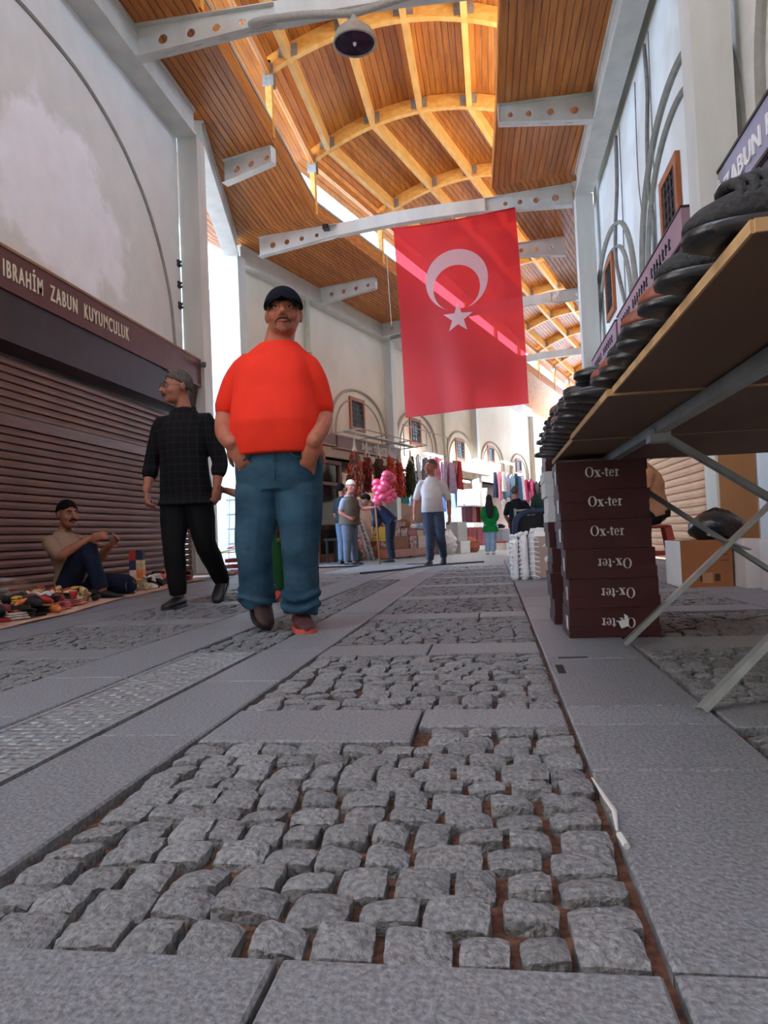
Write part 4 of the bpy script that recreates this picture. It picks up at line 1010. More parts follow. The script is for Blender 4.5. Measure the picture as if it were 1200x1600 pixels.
# clear bags
def film(name, col, clear=.72, gl=.4):
    m = bpy.data.materials.new(name); m.use_nodes = True; N = m.node_tree.nodes; L = m.node_tree.links; N.clear()
    c = N.new('ShaderNodeBsdfTransparent'); g = N.new('ShaderNodeBsdfGlossy'); d = N.new('ShaderNodeBsdfDiffuse'); d.inputs[0].default_value = (*col,1); g.inputs['Roughness'].default_value = .2
    tc = N.new('ShaderNodeTexCoord'); nz = N.new('ShaderNodeTexNoise'); nz.inputs['Scale'].default_value = 12; bp = N.new('ShaderNodeBump'); bp.inputs['Strength'].default_value = 1; L.new(tc.outputs['Object'], nz.inputs['Vector']); L.new(nz.outputs[0], bp.inputs['Height']); L.new(bp.outputs[0], g.inputs['Normal'])
    a = N.new('ShaderNodeMixShader'); a.inputs[0].default_value = gl; b_ = N.new('ShaderNodeMixShader'); b_.inputs[0].default_value = clear; o = N.new('ShaderNodeOutputMaterial')
    L.new(d.outputs[0], a.inputs[1]); L.new(g.outputs[0], a.inputs[2]); L.new(a.outputs[0], b_.inputs[1]); L.new(c.outputs[0], b_.inputs[2]); L.new(b_.outputs[0], o.inputs[0]); return m
FILM = film('clear_film', (.30,.24,.22), .82, .3)
def crumpled(label, loc, sx, sy, sz, seed, m, cat='bag', name='plastic_bag'):
    r = random.Random(seed); b = MB(); rings = []
    for k in range(9):
        f = k/8; s = math.sin(math.pi*(.12+.86*f))**.6
        rings.append([(sx*s*math.cos(a)*(1+r.uniform(-.22,.22)), sy*s*math.sin(a)*(1+r.uniform(-.22,.22)), sz*f*(1+r.uniform(-.1,.1))) for a in [2*math.pi*i/18 for i in range(18)]])
    b.loft(rings); return b.build(name, m, loc=loc, label=label, cat=cat)
crumpled('crumpled clear plastic bag of wares left of the seated vendor', (-3.80,5.30,.01), .24, .22, .22, 4, FILM)
crumpled('crumpled clear plastic bag lying at the left edge of the photo', (-3.62,4.62,.01), .26, .20, .18, 8, FILM)
t = thing('display_carton', 'small upright carton with coloured printed panels right of the seated vendor', 'carton', (-3.62, 7.05, .008), rad(8))
for k, c in enumerate(('navy','yellow','white','orange','navy','cream','red','navy')):
    b = MB(); i, j = k % 2, k//2; b.box(-.07+.07*i, .0+.07*i, 0, .08, .10*j, .10*j+.098); b.build('printed_panel', wm[c], t)
# second spread of goods by the gap, with hangers and a ladder
ALU = mat('pale_aluminium', (.55,.62,.66), .35, metal=.6, noise=.08)
t = thing('step_ladder', 'pale metal step ladder standing in the bright gap behind the column', 'ladder', (-4.25, 11.9, fz(11.9)), rad(20))
for sx in (-.2,.2):
    b = MB(); b.bar((sx,0,0),(sx*.7,.28,1.35),.025,.05); b.build('stile', ALU, t); b = MB(); b.bar((sx,.62,0),(sx*.7,.30,1.35),.02,.03); b.build('rear_leg', ALU, t)
for k in range(5): z = .22+.25*k; b = MB(); b.box(-.19,.19,.2*z-.02,.2*z+.06,z,z+.025); b.build('step', ALU, t)
def hanger(label, loc, rot, m):
    b = MB(); b.tube([(-.2,0,-.12),(0,0,0),(.2,0,-.12),(-.2,0,-.12)], .008, 6); b.tube([(0,0,0),(0,0,.05),(.025,0,.075),(.05,0,.06)], .005, 6); return b.build('clothes_hanger', m, loc=loc, rot=rot, label=label, cat='hanger')
PINKP = mat('pink_plastic', lin(206,50,92), .4, noise=.08)
hanger('pink plastic hanger on top of the goods by the bright gap', (-3.75,10.6,.42), (rad(60),0,rad(30)), PINKP); hanger('pink plastic hanger lying lower on the goods by the gap', (-3.6,10.5,.27), (rad(75),0,rad(-20)), PINKP); hanger('yellow plastic hanger among the goods by the gap', (-3.85,10.5,.34), (rad(70),0,rad(60)), mat('yellow_plastic', lin(214,176,60), .4, noise=.08))
def crate(label, loc, w, d, h, m, rz=0.):
    t = thing('crate', label, 'crate', loc, rz)
    b = MB(); b.box(-w/2,w/2,-d/2,d/2,0,.015); b.build('base', m, t)
    for sy in (-1,1):
        for k in range(3): b = MB(); b.box(-w/2,w/2,sy*d/2-.008,sy*d/2+.008,.02+h/3*k,h/3*(k+1)-.012); b.build('slat', m, t)
    for sx in (-1,1):
        for k in range(3): b = MB(); b.box(sx*w/2-.008,sx*w/2+.008,-d/2+.008,d/2-.008,.02+h/3*k,h/3*(k+1)-.012); b.build('slat', m, t)
    return t
crate('red plastic crate in the goods by the bright gap', (-3.72,10.55,fz(10.5)), .42, .34, .26, mat('red_crate', lin(150,40,44), .5, noise=.1))
crate('white plastic crate right of the red crate by the gap', (-3.25,10.45,fz(10.5)), .38, .32, .16, mat('white_crate', lin(206,204,204), .5, noise=.06))
carton('blue and white printed box seen between the legs of the orange-shirted man', -2.95, -2.62, 9.9, 10.2, fz(10), .30, mat('printed_blue_box', lin(96,110,160), .6, col2=lin(220,220,226), nscale=14, mix_lo=.45, mix_hi=.55))
for k in range(22):
    ware(rw.uniform(-4.05,-2.75), rw.uniform(9.3,10.2), fz(9.7)+.02+rw.random()*.03, rw.choice(cols), rw.choice(kinds))
crumpled('crumpled clear plastic wrap on the wares behind the walking man in black', (-3.5,9.2,fz(9.2)+.01), .2, .16, .16, 12, FILM)
b = MB(); b.box(-.04,.04,-.10,0,-.03,.03); b.tube([(0,-.10,0),(0,-.13,0)], .022, 10); b.build('security_camera', mat('camera_grey', (.12,.12,.13), .4, noise=.1), loc=(-4.0,9.93,2.98), rot=(0,0,rad(30)), label='small dark security camera at the end of the left shop sign', cat='camera')
# ------------------------------------------------------------------ far stalls along the left wall; local frame: x along the wall, y into the street, z up
def fl(s, off=0.): return fz(far(s, off, 0).y)
def fbuild(mb, name, m, s, off, z, label=None, cat=None, group=None, smooth=False, kind=None):
    o = obj(name, mb.mesh(name, m, smooth), label=label, cat=cat, group=group, kind=kind); o.matrix_world = far_frame(s, off, z); return o
def far_sign(label, s0, s1, z0, z1, off, txt, size, pm, tw, ts):
    t = fthing('shop_sign', label, 'sign', s0, off, 0); w = s1-s0
    b = MB(); b.box(0,w,-.18,0,z0,z1); b.build('letter_panel', pm, t)
    b = MB(); b.box(-.02,w+.02,-.18,.015,z1,z1+.03); b.box(-.02,w+.02,-.18,.015,z0-.03,z0); b.build('edge_strip', mat('tan_strip', lin(176,140,120), .6, noise=.1), t)
    if isinstance(txt, int):
        for k in range(txt):
            x = ts+tw*k/txt; b = MB(); b.box(x,x+.03,0,.012,z0+.08,z0+.08+size*.7); b.box(x+.03,x+.09,0,.012,z0+.08+size*(.0,.3,.6)[k % 3],z0+.08+size*((.0,.3,.6)[k % 3]+.12)); b.build('letter', mat('gold_letters', lin(206,170,90), .4, noise=.1), t)
    elif txt:
        def _pl(o): o.rotation_euler = (rad(90), 0, 0); o.location = (ts, .012, z0+.06)
        letters(txt, size, .02, LETTER, t, tw, .004, _pl)
    return t
SIGNB = mat('brown_sign', lin(128,96,88), .55, noise=.08)
far_sign('brown shop sign reading İHSAN TİCARET above the pepper strings', 2.75, 6.6, 2.68, 2.96, .42, 'İHSAN TİCARET', .2, SIGNB, 1.5, 1.3)
far_sign('short brown sign end left of the pepper stall sign', 1.2, 2.65, 2.72, 2.98, .42, None, .2, SIGNB, 1, 0)
far_sign('beige shop sign over the bright clothes shop', 11.9, 15.9, 2.74, 3.02, .30, 7, .2, mat('beige_sign', lin(170,140,120), .55, noise=.08), 1.2, 1.7)
# door of the first shop
t = fthing('shop_door', 'dark glazed shop door with a brown frame left of the pepper strings', 'door', 2.62, -.22, fl(3))
DFR = wood_mat('door_frame_wood', lin(120,70,46), lin(140,86,58), 3, (3,3,1), .6, .03)
for a in ((0,.10,0,2.6),(1.25,1.35,0,2.6),(.10,1.25,2.5,2.6),(.10,1.25,1.95,2.03),(.10,1.25,0,.2)):
    b = MB(); b.box(a[0],a[1],-.04,.06,a[2],a[3]); b.build('frame_member', DFR, t)
b = MB(); b.box(.1,1.25,-.02,.0,.2,2.5); b.build('pane', mat('door_glass', (.02,.022,.025), .1, noise=.3), t)
# drain pipes on the cream wall
PIPE = mat('cream_pipe', lin(206,204,180), .5, noise=.06)
for s, zb, l in ((3.25,fl(3.2),'cream drain pipe on the wall between the capped man and the pepper stall'), (11.85,2.9,'grey drain pipe on the cream wall under the flag')):
    t = fthing('drain_pipe', l, 'pipe', 2.48 if s < 4 else s, -.15, 0)
    b = MB(); b.tube([(0,0,zb),(0,0,6.45)], .065, 12); b.build('pipe', PIPE, t, smooth=True)
    for z in (3.2, 5.0): b = MB(); b.lathe([(.08,z),(.08,z+.05)], 12); b.build('clamp', STEELD, t)
# awning frame
t = fthing('awning_frame', 'thin metal awning frame above the pepper stall sign', 'frame', 2.6, .15, 3.0)
for p, q in (((0,0,0),(4.3,0,0)),((0,1.0,.05),(4.3,1.0,.05)),((0,0,0),(0,1.0,.05)),((1.5,0,0),(1.5,1,.05)),((3.0,0,0),(3.0,1,.05)),((4.3,0,0),(4.3,1,.05)),((0,.5,.02),(4.3,.5,.02))):
    b = MB(); b.tube([p,q], .016, 6); b.build('tube', STEELD, t)
for x in (1.9, 3.6): b = MB(); b.box(x-.8,x+.8,.42,.58,.04,.07); b.build('lamp_strip', mat('tube_housing', lin(200,200,196), .4, noise=.04), t)
t = fthing('wall_frame', 'tall thin metal frame on the wall below the flag', 'frame', 7.6, .1, 2.9)
for p, q in (((0,0,0),(0,0,.95)),((0,0,.95),(3.9,0,.95)),((1.9,0,0),(1.9,0,.95)),((3.9,0,0),(3.9,0,.95)),((0,0,0),(3.9,0,0))):
    b = MB(); b.tube([p,q], .016, 6); b.build('tube', STEELD, t)
# fluorescent tubes, real lamps of the stalls
TUBE = mat('lit_tube', (.9,.95,1.), .4, emit=(.92,.97,1.), estr=26)
def lamp(label, s, off, z, L):
    t = fthing('tube_lamp', label, 'lamp', s, off, z)
    b = MB(); b.box(0,L,-.05,.05,.03,.07); b.build('housing', MATS['tube_housing'], t); b = MB(); b.tube([(.03,0,0),(L-.03,0,0)], .03, 8); b.build('tube', TUBE, t)
lamp('lit tube lamp over the hanging clothes behind the pale-shirted man', 8.0, .6, 2.95, 1.6); lamp('left lit tube lamp over the bright clothes shop sign', 12.5, .7, 3.08, 1.6); lamp('right lit tube lamp over the bright clothes shop sign', 14.3, .7, 3.08, 1.7); lamp('highest lit tube lamp beyond the bright clothes shop', 16.5, .6, 3.32, 2.0)
lamp('lit tube inside the top of the bright clothes shop', 12.2, -.5, 2.50, 3.4); lamp('lit tube at the back of the bright clothes shop', 12.2, -1.6, 2.45, 3.4); lamp('lit tube inside the stall behind the pale-shirted man', 8.2, -1.0, 2.45, 2.4)
# white lining of the bright shop
b = MB(); b.box(0,4.75,-1.95,-1.85,0,2.4); b.box(4.65,4.8,-1.9,.15,0,2.55); b.box(0,.05,-1.9,-.1,0,2.4)
o = fbuild(b, 'shop_lining', mat('white_lining', lin(226,232,234), .7, noise=.03), 11.72, -.2, fl(13)); M_ = o.matrix_world.copy(); o.parent = WF; o.matrix_world = M_
# strings of dried peppers
def pepper_string(label, s, off, ztop, length, c1, c2, w, seed):
    t = fthing('pepper_string', label, 'dried peppers', s, off, ztop); r = random.Random(seed)
    M1 = mat('dried_'+c1[0], lin(*c1[1]), .5, noise=.2, nscale=20, rand=0); M2 = mat('dried_'+c2[0], lin(*c2[1]), .55, noise=.2, nscale=20)
    b = MB(); b.tube([(0,0,.22),(0,0,.05),(0,0,-.15)], [.02,.03,.09], 10); b.tube([(0,0,.22),(0,.02,.35)], .006, 5); b.build('string_knot', mat('pale_string', lin(190,180,160), .8, noise=.1), t)
    for M, q in ((M1,0), (M2,1)):
        b = MB()
        for k in range(150):
            f = r.random()**.8; z = -.08-f*(length-.1); rr = w*(.35+.65*min(1, f*2.2))*(1-.25*max(0,f-.85)*6); a = r.uniform(0,6.28); q_ = rr*math.sqrt(r.uniform(.35,1))
            x, y = q_*math.cos(a), q_*.8*math.sin(a); l = r.uniform(.05,.09)
            b.tube([(x,y,z+l/2),(x+r.uniform(-.015,.015),y+r.uniform(-.015,.015),z),(x+r.uniform(-.02,.02),y,z-l/2)], [.014,.022,.008], 5)
        b.build('dried_pods', M, t, smooth=True, kind='stuff')
    b = MB(); b.tube([(0,0,-.1),(0,0,-length*.5),(0,0,-length+.06)], [w*.3,w*.7,w*.6], 10); b.build('pod_core', M2, t)
RO = ('orange_red', (196,66,30)); RD = ('red', (176,40,32)); DG = ('dark_green', (50,58,34)); BR = ('brown', (96,44,26)); 
for l, s, zt, ln, c1, c2, w in (('orange-red dried pepper string, leftmost and fullest of the row', 2.70,2.62,1.25,RO,BR,.27), ('slim red dried pepper string, second from the left of the row', 3.38,2.58,1.05,RD,BR,.20), ('dark green dried vegetable string, between the red pepper strings', 4.05,2.60,.95,DG,BR,.20), ('red dried pepper string just right of the dark green string', 4.78,2.68,1.25,RD,RO,.20), ('bright red dried pepper string, second from the right of the row', 5.32,2.58,1.1,RO,RD,.20), ('dark green dried string, rightmost of the row', 6.15,2.62,1.1,DG,DG,.24)):
    pepper_string(l, s, .9, zt, ln, c1, c2, w, int(s*100))
b = MB(); b.tube([(2.2,.9,2.98),(6.7,.9,2.98)], .016, 6)
fbuild(b, 'hanging_rail', STEELD, 0, 0, 0, 'thin rail carrying the dried pepper strings', 'rail')
# rolls of patterned textile leaning by the door
def roll(label, s, c, c2, seed, lean=.1):
    t = fthing('textile_roll', label, 'textile roll', s, .75, fl(s)); m = mat('roll_'+c[0], lin(*c[1]), .8, col2=lin(*c2), nscale=26, mix_lo=.45, mix_hi=.55)
    b = MB(); b.tube([(0,0,0),(-lean*.5,-.12,.55),(-lean,-.25,1.05)], .085, 12, round_ends=False); b.build('roll', m, t, smooth=True)
    b = MB(); b.tube([(-lean,-.25,1.04),(-lean-.002,-.255,1.065)], .03, 8); b.build('core', mat('card_core', lin(150,120,90), .8, noise=.1), t)
roll('green patterned textile roll behind the old man', 3.0, ('green', (40,90,60)), (24,50,40), 1); roll('red and white patterned textile roll, second of the leaning rolls', 3.20, ('red', (170,50,54)), (216,190,186), 2); roll('grey textile roll between the red roll and the pole', 3.46, ('grey', (150,150,156)), (190,190,194), 3, .16); roll('white patterned textile roll nearest the wooden pole', 3.74, ('white', (200,198,196)), (110,110,120), 4, .2)
# wooden pole with bagged cotton candy
X0, Y0 = -2.75, 14.0
t = thing('cotton_candy_pole', 'wooden pole hung with a bunch of pink bagged cotton candy', 'cotton candy pole', (X0+.57, Y0-.10, fz(14)))
b = MB(); b.tube([(0,0,0),(-.035,0,.85),(-.065,0,1.72)], .020, 8); b.build('pole', wood_mat('pole_wood', lin(140,92,60), lin(160,110,74), 5, (3,3,.5), .6, 0), t, smooth=True)
PK = film('pink_candy_bag', (.90,.09,.20), .06, .12); r = random.Random(5)
for k in range(26):
    a = r.uniform(0,6.28); zc = 1.19+.5*(k/25); rr = .11+.06*r.random()
    b = MB(); b.tube([(-.10,0,0),(-.05,0,.01),(.0,0,.015),(.06,0,.005),(.11,0,0)], [.02,.065,.078,.065,.015], 10); o = b.build('candy_bag', PK, t, smooth=True)
    o.location = (.12+rr*math.cos(a)*1.0, rr*math.sin(a), zc); o.rotation_euler = (r.uniform(-.4,.4), r.uniform(-.5,.5), r.uniform(-.6,.6))
# plinth with cartons and baskets
PW = wood_mat('plinth_wood', lin(150,84,50), lin(170,100,62), 3, (1,3,3), .6, .0)
t = fthing('display_plinth', 'low wooden display plinth in front of the pepper stall', 'plinth', 4.05, .45, fl(5.5)+.06)
b = MB(); b.box(0,3.1,0,.7,0,.19); b.build('body', PW, t)
for x in (.15,1.5,2.9): b = MB(); b.lathe([(.03,-.06),(.03,0)], 10, (x,.6,0)); b.build('caster', BLACK, t)
FRB = mat('fruit_print', lin(120,58,44), .6, col2=lin(170,130,100), nscale=9, mix_lo=.5, mix_hi=.56); BRC = mat('brown_carton', lin(130,84,56), .8, noise=.1); YEL = mat('yellow_carton', lin(206,160,50), .6, noise=.06); WHC = mat('white_tray', lin(200,190,180), .7, noise=.06)
def fcarton(label, s, off, z, w, d, h, m, band=None):
    t = fthing('carton', label, 'carton', s, off, z)
    b = MB(); b.box(0,w,0,d,0,h*.97); b.build('body', m, t); b = MB(); b.box(-.006,w+.006,-.006,d+.006,h*.80,h); b.build('lid', band or m, t)
pz = fl(5.5)+.25
fcarton('yellow-topped carton at the left end of the wooden plinth', 4.15, .55, pz+.32, .36, .4, .30, YEL); fcarton('fruit-printed carton under the yellow carton on the plinth', 4.12, .52, pz, .40, .45, .31, FRB, YEL)
fcarton('large brown carton in the middle of the wooden plinth', 4.60, .55, pz, .95, .45, .34, BRC); fcarton('fruit-printed carton on the large brown carton, left', 4.62, .55, pz+.345, .45, .42, .28, FRB); fcarton('fruit-printed carton on the large brown carton, right', 5.12, .55, pz+.345, .44, .42, .22, FRB); fcarton('flat fruit-printed tray on top of the plinth cartons', 4.75, .55, pz+.63, .7, .42, .13, FRB, BRC)
fcarton('brown carton right of the middle of the plinth', 5.62, .55, pz, .50, .45, .36, FRB); fcarton('white tray at the right end of the plinth, lower', 6.25, .55, pz, .70, .45, .17, WHC); fcarton('white tray at the right end of the plinth, upper', 6.25, .55, pz+.175, .68, .45, .17, WHC); fcarton('beige carton on the white trays of the plinth', 6.25, .55, pz+.35, .5, .42, .16, mat('beige_carton', lin(196,166,130), .8, noise=.08)); fcarton('flat red carton on the right of the plinth cartons', 5.60, .55, pz+.37, .62, .42, .16, mat('red_carton', lin(150,60,46), .7, noise=.1))
BLUE = mat('blue_basin', lin(30,90,160), .4, noise=.05)
t = fthing('basin', 'blue plastic basin on the goods behind the cotton candy', 'basin', 5.35, .35, pz+.62+.14)
b = MB(); b.lathe([(.18,0),(.24,.16),(.26,.17),(.245,.175),(.22,.16),(.17,.02)], 20); b.build('bowl', BLUE, t, smooth=True)
crumpled('beige cloth sacks piled beside the blue basin', far(6.2,.55,pz+.53), .25, .2, .30, 31, mat('burlap', lin(160,120,90), .9, noise=.15, bump=.4), 'sack', 'cloth_sack')
crumpled('white sack standing left of the white box stack', far(8.75,1.0,fl(8.7)), .25, .22, .75, 33, SACK, 'sack', 'sack'); crumpled('pink mesh bag standing right of the white box stack', far(11.0,.95,fl(11)), .32, .22, .55, 35, mat('pink_mesh', lin(190,120,104), .8, noise=.25, nscale=30, bump=.5), 'bag', 'mesh_bag')
for k in range(5): fcarton(('lowest', 'second', 'third', 'fourth', 'topmost')[k]+' pale box in the box stack behind the pale-shirted man', 9.35+.03*(k % 2), .7, fl(10)+.42+.125*k, .9, .4, .12, mat('pale_box', lin(190,188,184), .7, noise=.06))
fcarton('white bin below the pale box stack', 9.45, .72, fl(10), .95, .42, .41, mat('white_bin', lin(220,218,210), .5, noise=.04))
fcarton('white box on the ground beyond the woman in green', 14.9, .7, fl(15), 1.2, .4, .36, WHC, mat('red_top', lin(150,60,56), .7, noise=.2))
t = fthing('low_table', 'small dark low stool beside the cream drain pipe', 'stool', 2.25, .55, fl(2.3))
b = MB(); b.box(-.25,.25,-.2,.2,.52,.58); b.build('top', BLACK, t)
for sx in (-1,1):
    for sy in (-1,1): b = MB(); b.box(sx*.2-.025,sx*.2+.025,sy*.15-.025,sy*.15+.025,0,.52); b.build('leg', BLACK, t)
# garments
def garment_mesh(kind, m, seed, w, h):
    r = random.Random(seed); b = MB(); n = 13; P, Q = [], []; ph = r.uniform(0,6)
    for j in range(9):
        f = j/8
        if kind == 'shirt': ww = w*(.55 if f < .06 else (1.0 if f < .38 else .70))
        elif kind == 'dress': ww = w*(.45+.55*f)
        else: ww = w*(.9+.1*math.sin(f*3))
        row, row2 = [], []
        for i in range(n):
            u = i/(n-1)-.5; y = .035*math.sin(14*u+ph+f*1.5)*(.4+.6*f)
            z = -h*f - (abs(u)*.18*h if f < .1 and kind == 'shirt' else 0)
            row.append((ww*u*2*.5, y+.018, z)); row2.append((ww*u*2*.5, y-.018, z))
        P.append(row); Q.append(row2)
    b.grid(P); b.grid(Q)
    rim = [(0,i) for i in range(n)]+[(j,n-1) for j in range(1,9)]+[(8,i) for i in range(n-2,-1,-1)]+[(j,0) for j in range(7,0,-1)]
    b.loft([[P[j][i] for j, i in rim], [Q[j][i] for j, i in rim]], caps=False)
    return b.mesh('garment', m, smooth=True)
GC = dict(white=(226,228,232), pale_blue=(150,190,220), blue=(60,96,160), navy=(38,46,78), grey=(130,134,144), black=(28,28,32), pink=(206,128,150), magenta=(200,50,120), red=(176,50,56), teal=(60,150,150), mauve=(150,100,124), yellow=(196,166,50), dusty_pink=(196,140,140), maroon=(104,44,56), green=(60,130,80), lilac=(180,170,206))
gm = {k: mat('garment_'+k, lin(*c), .85, noise=.18, nscale=9, bump=.3, bscale=20) for k, c in GC.items()}
rg = random.Random(77); gcache = {}
def garment(c, kind, s, off, ztop, w, h, label, group, yaw=0.):
    key = (c, kind, rg.randrange(2)); me = gcache.get(key)
    if me is None: me = gcache[key] = garment_mesh(kind, gm[c], len(gcache)+3, 1., 1.)
    o = obj(kind if kind != 'trousers' else 'hanging_trousers', me, label=label, cat='clothing', group=group)
    o.matrix_world = far_frame(s, off, ztop) @ Matrix.Rotation(yaw, 4, 'Z') @ Matrix.Diagonal((w, 1, h, 1))
    return o
ORD = ['first','second','third','fourth','fifth','sixth','seventh','eighth','ninth','tenth','eleventh','twelfth','thirteenth','fourteenth','fifteenth','sixteenth','seventeenth','eighteenth','nineteenth','twentieth']
def row(s0, s1, n, off, z, hs, colours, kinds_, where, w=.66):
    for k in range(n):
        s = s0+(s1-s0)*(k+.5)/n; c = rg.choice(colours); kd = rg.choice(kinds_)
        garment(c, kd, s, off+(k % 3)*.13, z+rg.uniform(-.08,.05), w*rg.uniform(.8,1.2), rg.uniform(*hs), f"{c.replace('_',' ')} {kd}, {ORD[k]} from left, hanging {where}", f"garments {where}", rg.uniform(-.12,.12))
row(7.4, 11.6, 16, .35, 2.9, (.7,1.1), ['lilac','pink','white','red','navy','mauve','grey','maroon'], ['shirt','dress'], 'in the stall behind the pale-shirted man')
row(7.6, 11.4, 9, -.9, 2.35, (.6,.9), ['white','pale_blue','pink','teal'], ['shirt'], 'deep inside the stall behind the pale-shirted man')
row(12.0, 16.0, 12, -1.3, 2.45, (.8,1.1), ['white','white','pale_blue','blue','navy'], ['shirt','dress'], 'inside the bright clothes shop')
row(16.3, 20.4, 20, .35, 2.9, (.8,1.25), ['pale_blue','white','grey','blue','navy','pink','teal','lilac'], ['shirt','dress'], 'on the far rail past the bright shop')
row(20.5, 27, 18, .35, 2.85, (.8,1.2), ['black','grey','navy','black','green','magenta'], ['shirt'], 'on the dark far end of the stalls')
row(16.6, 20, 8, .55, 1.75, (.35,.5), ['white','red','white','navy'], ['shirt'], 'on the low tier of the far rail')
for n_, (zt, h, cs, w_) in enumerate(((1.38,.58,['mauve','dusty_pink','maroon','dusty_pink','mauve','grey'],'on the upper rail beside the woman in green'), (.62,.68,['pink','dusty_pink','pink','pink','yellow','yellow'],'on the lower rail beside the woman in green'))):
    for k in range(12):
        c = cs[k*len(cs)//12]; garment(c, 'trousers', 11.65+2.6*k/11, .62, zt, .30, h, f"{c.replace('_',' ')} trousers, {ORD[k]} from left, {w_}", f"trousers {w_}", 1.1)
t = fthing('clothes_rack', 'two-tier metal clothes rack with trousers beside the woman in green', 'clothes rack', 11.5, .62, fl(13))
for x in (0,2.9):
    b = MB(); b.tube([(x,0,0),(x,0,1.75)], .018, 6); b.build('upright', ZINC, t)
for z in (.84,1.6): b = MB(); b.tube([(0,0,z),(2.9,0,z)], .014, 6); b.build('rail', ZINC, t)
b = MB(); b.box(0,2.9,-.3,.3,1.64,1.68); b.build('top_shelf', MATS['white_lining'], t)
for k in range(7):
    crumpled(f"{('white','pale blue','white','grey','red','white','navy')[k]} folded clothes pile on the far stall counter, {('first','second','third','fourth','fifth','sixth','seventh')[k]} along", far(8.0+.5*k if k < 5 else 16.8+1.2*(k-5), .0, fl(9)+.85 if k < 5 else fl(17)+.9), .22, .2, .18, 50+k, gm[('white','pale_blue','white','grey','red','white','navy')[k]], 'clothing', 'folded_clothes')
b = MB(); b.box(0,3.9,-.5,.5,0,.84); fbuild(b, 'stall_counter', mat('counter_dark', lin(96,80,76), .8, noise=.15), 7.7, -.6, fl(9), 'dark counter of the clothes stall behind the pale-shirted man', 'counter')
b = MB(); b.box(0,6,-.4,.4,0,.88); fbuild(b, 'stall_counter', mat('counter_grey', lin(120,116,124), .8, noise=.15), 16.6, .1, fl(18), 'grey counter below the far hanging clothes', 'counter')
# cable across the street
b = MB(); b.tube(smooth_path([(-1.7,9.2,fz(9.2)+.012),(-1.3,10.2,fz(10.2)+.012),(-1.15,11.0,fz(11)+.012),(-.9,11.9,fz(12)+.012),(-.2,12.6,fz(12.6)+.012)],6), .014, 6); b.build('floor_cable', BLACK, label='black cable lying on the paving near the pale-shirted man', cat='cable')
# ------------------------------------------------------------------ people
def bake(mb, name, m, parent, vox, smooth_it=3):
    """union of the collected shapes as one continuous skin"""
    me = mb.mesh(name+'_raw', None); o = bpy.data.objects.new(name+'_raw', me); COL.objects.link(o)
    r = o.modifiers.new('r', 'REMESH'); r.mode = 'VOXEL'; r.voxel_size = vox
    if smooth_it:
        s = o.modifiers.new('s', 'SMOOTH'); s.factor = .5; s.iterations = smooth_it
    dg = bpy.context.evaluated_depsgraph_get(); dg.update()
    out = bpy.data.meshes.new_from_object(o.evaluated_get(dg))
    bpy.data.objects.remove(o); bpy.data.meshes.remove(me)
    out.name = name; out.materials.clear(); out.materials.append(m)
    out.polygons.foreach_set('use_smooth', [True]*len(out.polygons))
    return obj(name, out, parent)
def ring(c, rx, ry, n=24, ang=0., e=.85):
    out = []
    for k in range(n):
        t = 2*math.pi*k/n; x = rx*math.copysign(abs(math.cos(t))**e, math.cos(t)); y = ry*math.copysign(abs(math.sin(t))**e, math.sin(t))
        out.append((c[0]+x*math.cos(ang)-y*math.sin(ang), c[1]+x*math.sin(ang)+y*math.cos(ang), c[2]))
    return out
def torso(mb, rings, grow=0., ang=0.):
    """rings: (z, cx, cy, rx, ry)"""
    R = [(z, cx, cy, rx+grow, ry+grow) for z, cx, cy, rx, ry in rings]
    mb.loft([ring((cx,cy,z), rx, ry, ang=ang) for z, cx, cy, rx, ry in R])
def lerp(a, b, t): return Vector(a).lerp(Vector(b), t)
def limb(mb, P, rs, grow=0., n=12):
    mb.tube(P, [r+grow for r in rs], n, round_ends=True)
def dense(P, rs, k=4):
    Q = smooth_path(P, k); R = []
    for i in range(len(rs)-1):
        for j in range(k): R.append(rs[i]+(rs[i+1]-rs[i])*j/k)
    return Q, R+[rs[-1]]
def hand(mb, wr, d, nrm, s=1., curl=.35, thumb=1, spread=.12):
    """palm and five fingers; d towards the fingertips, nrm the side the palm faces, thumb=+1/-1 side"""
    wr = Vector(wr); d = Vector(d).normalized(); nrm = Vector(nrm); nrm = (nrm-d*nrm.dot(d)).normalized(); sd = d.cross(nrm)*thumb
    mb.tube([wr-d*.02*s, wr+d*.02*s, wr+d*.05*s, wr+d*.085*s], [.026*s,.030*s,.040*s,.036*s], 12, side=tuple(sd), flat=.52, round_ends=True)
    for i, (off, ln) in enumerate(((.028,.070),(.010,.080),(-.010,.076),(-.027,.060))):
        p = wr+d*.085*s+sd*off*s; a = spread*(off/.028); v = (d+sd*a).normalized(); P = [p]; c = curl*(1+.15*i)
        for k, f in enumerate((.42,.32,.26)):
            v = (v*math.cos(c)+nrm*math.sin(c)).normalized(); P.append(P[-1]+v*ln*f*s)
        mb.tube(P, [.0095*s,.009*s,.0082*s,.007*s], 8, round_ends=True)
    p = wr+d*.025*s+sd*.026*s; v = (d*.55+sd*.7+nrm*.25).normalized(); P = [p, p+v*.035*s]; v = (v*.7+d*.7+nrm*.15).normalized(); P += [P[-1]+v*.032*s]; P += [P[-1]+(v+nrm*.3).normalized()*.024*s]
    mb.tube(P, [.015*s,.0115*s,.010*s,.008*s], 8, round_ends=True)
def head_matrix(pos, yaw, pitch, s):
    return Matrix.Translation(pos) @ Matrix.Rotation(yaw, 4, 'Z') @ Matrix.Rotation(pitch, 4, 'X') @ Matrix.Scale(s, 4)
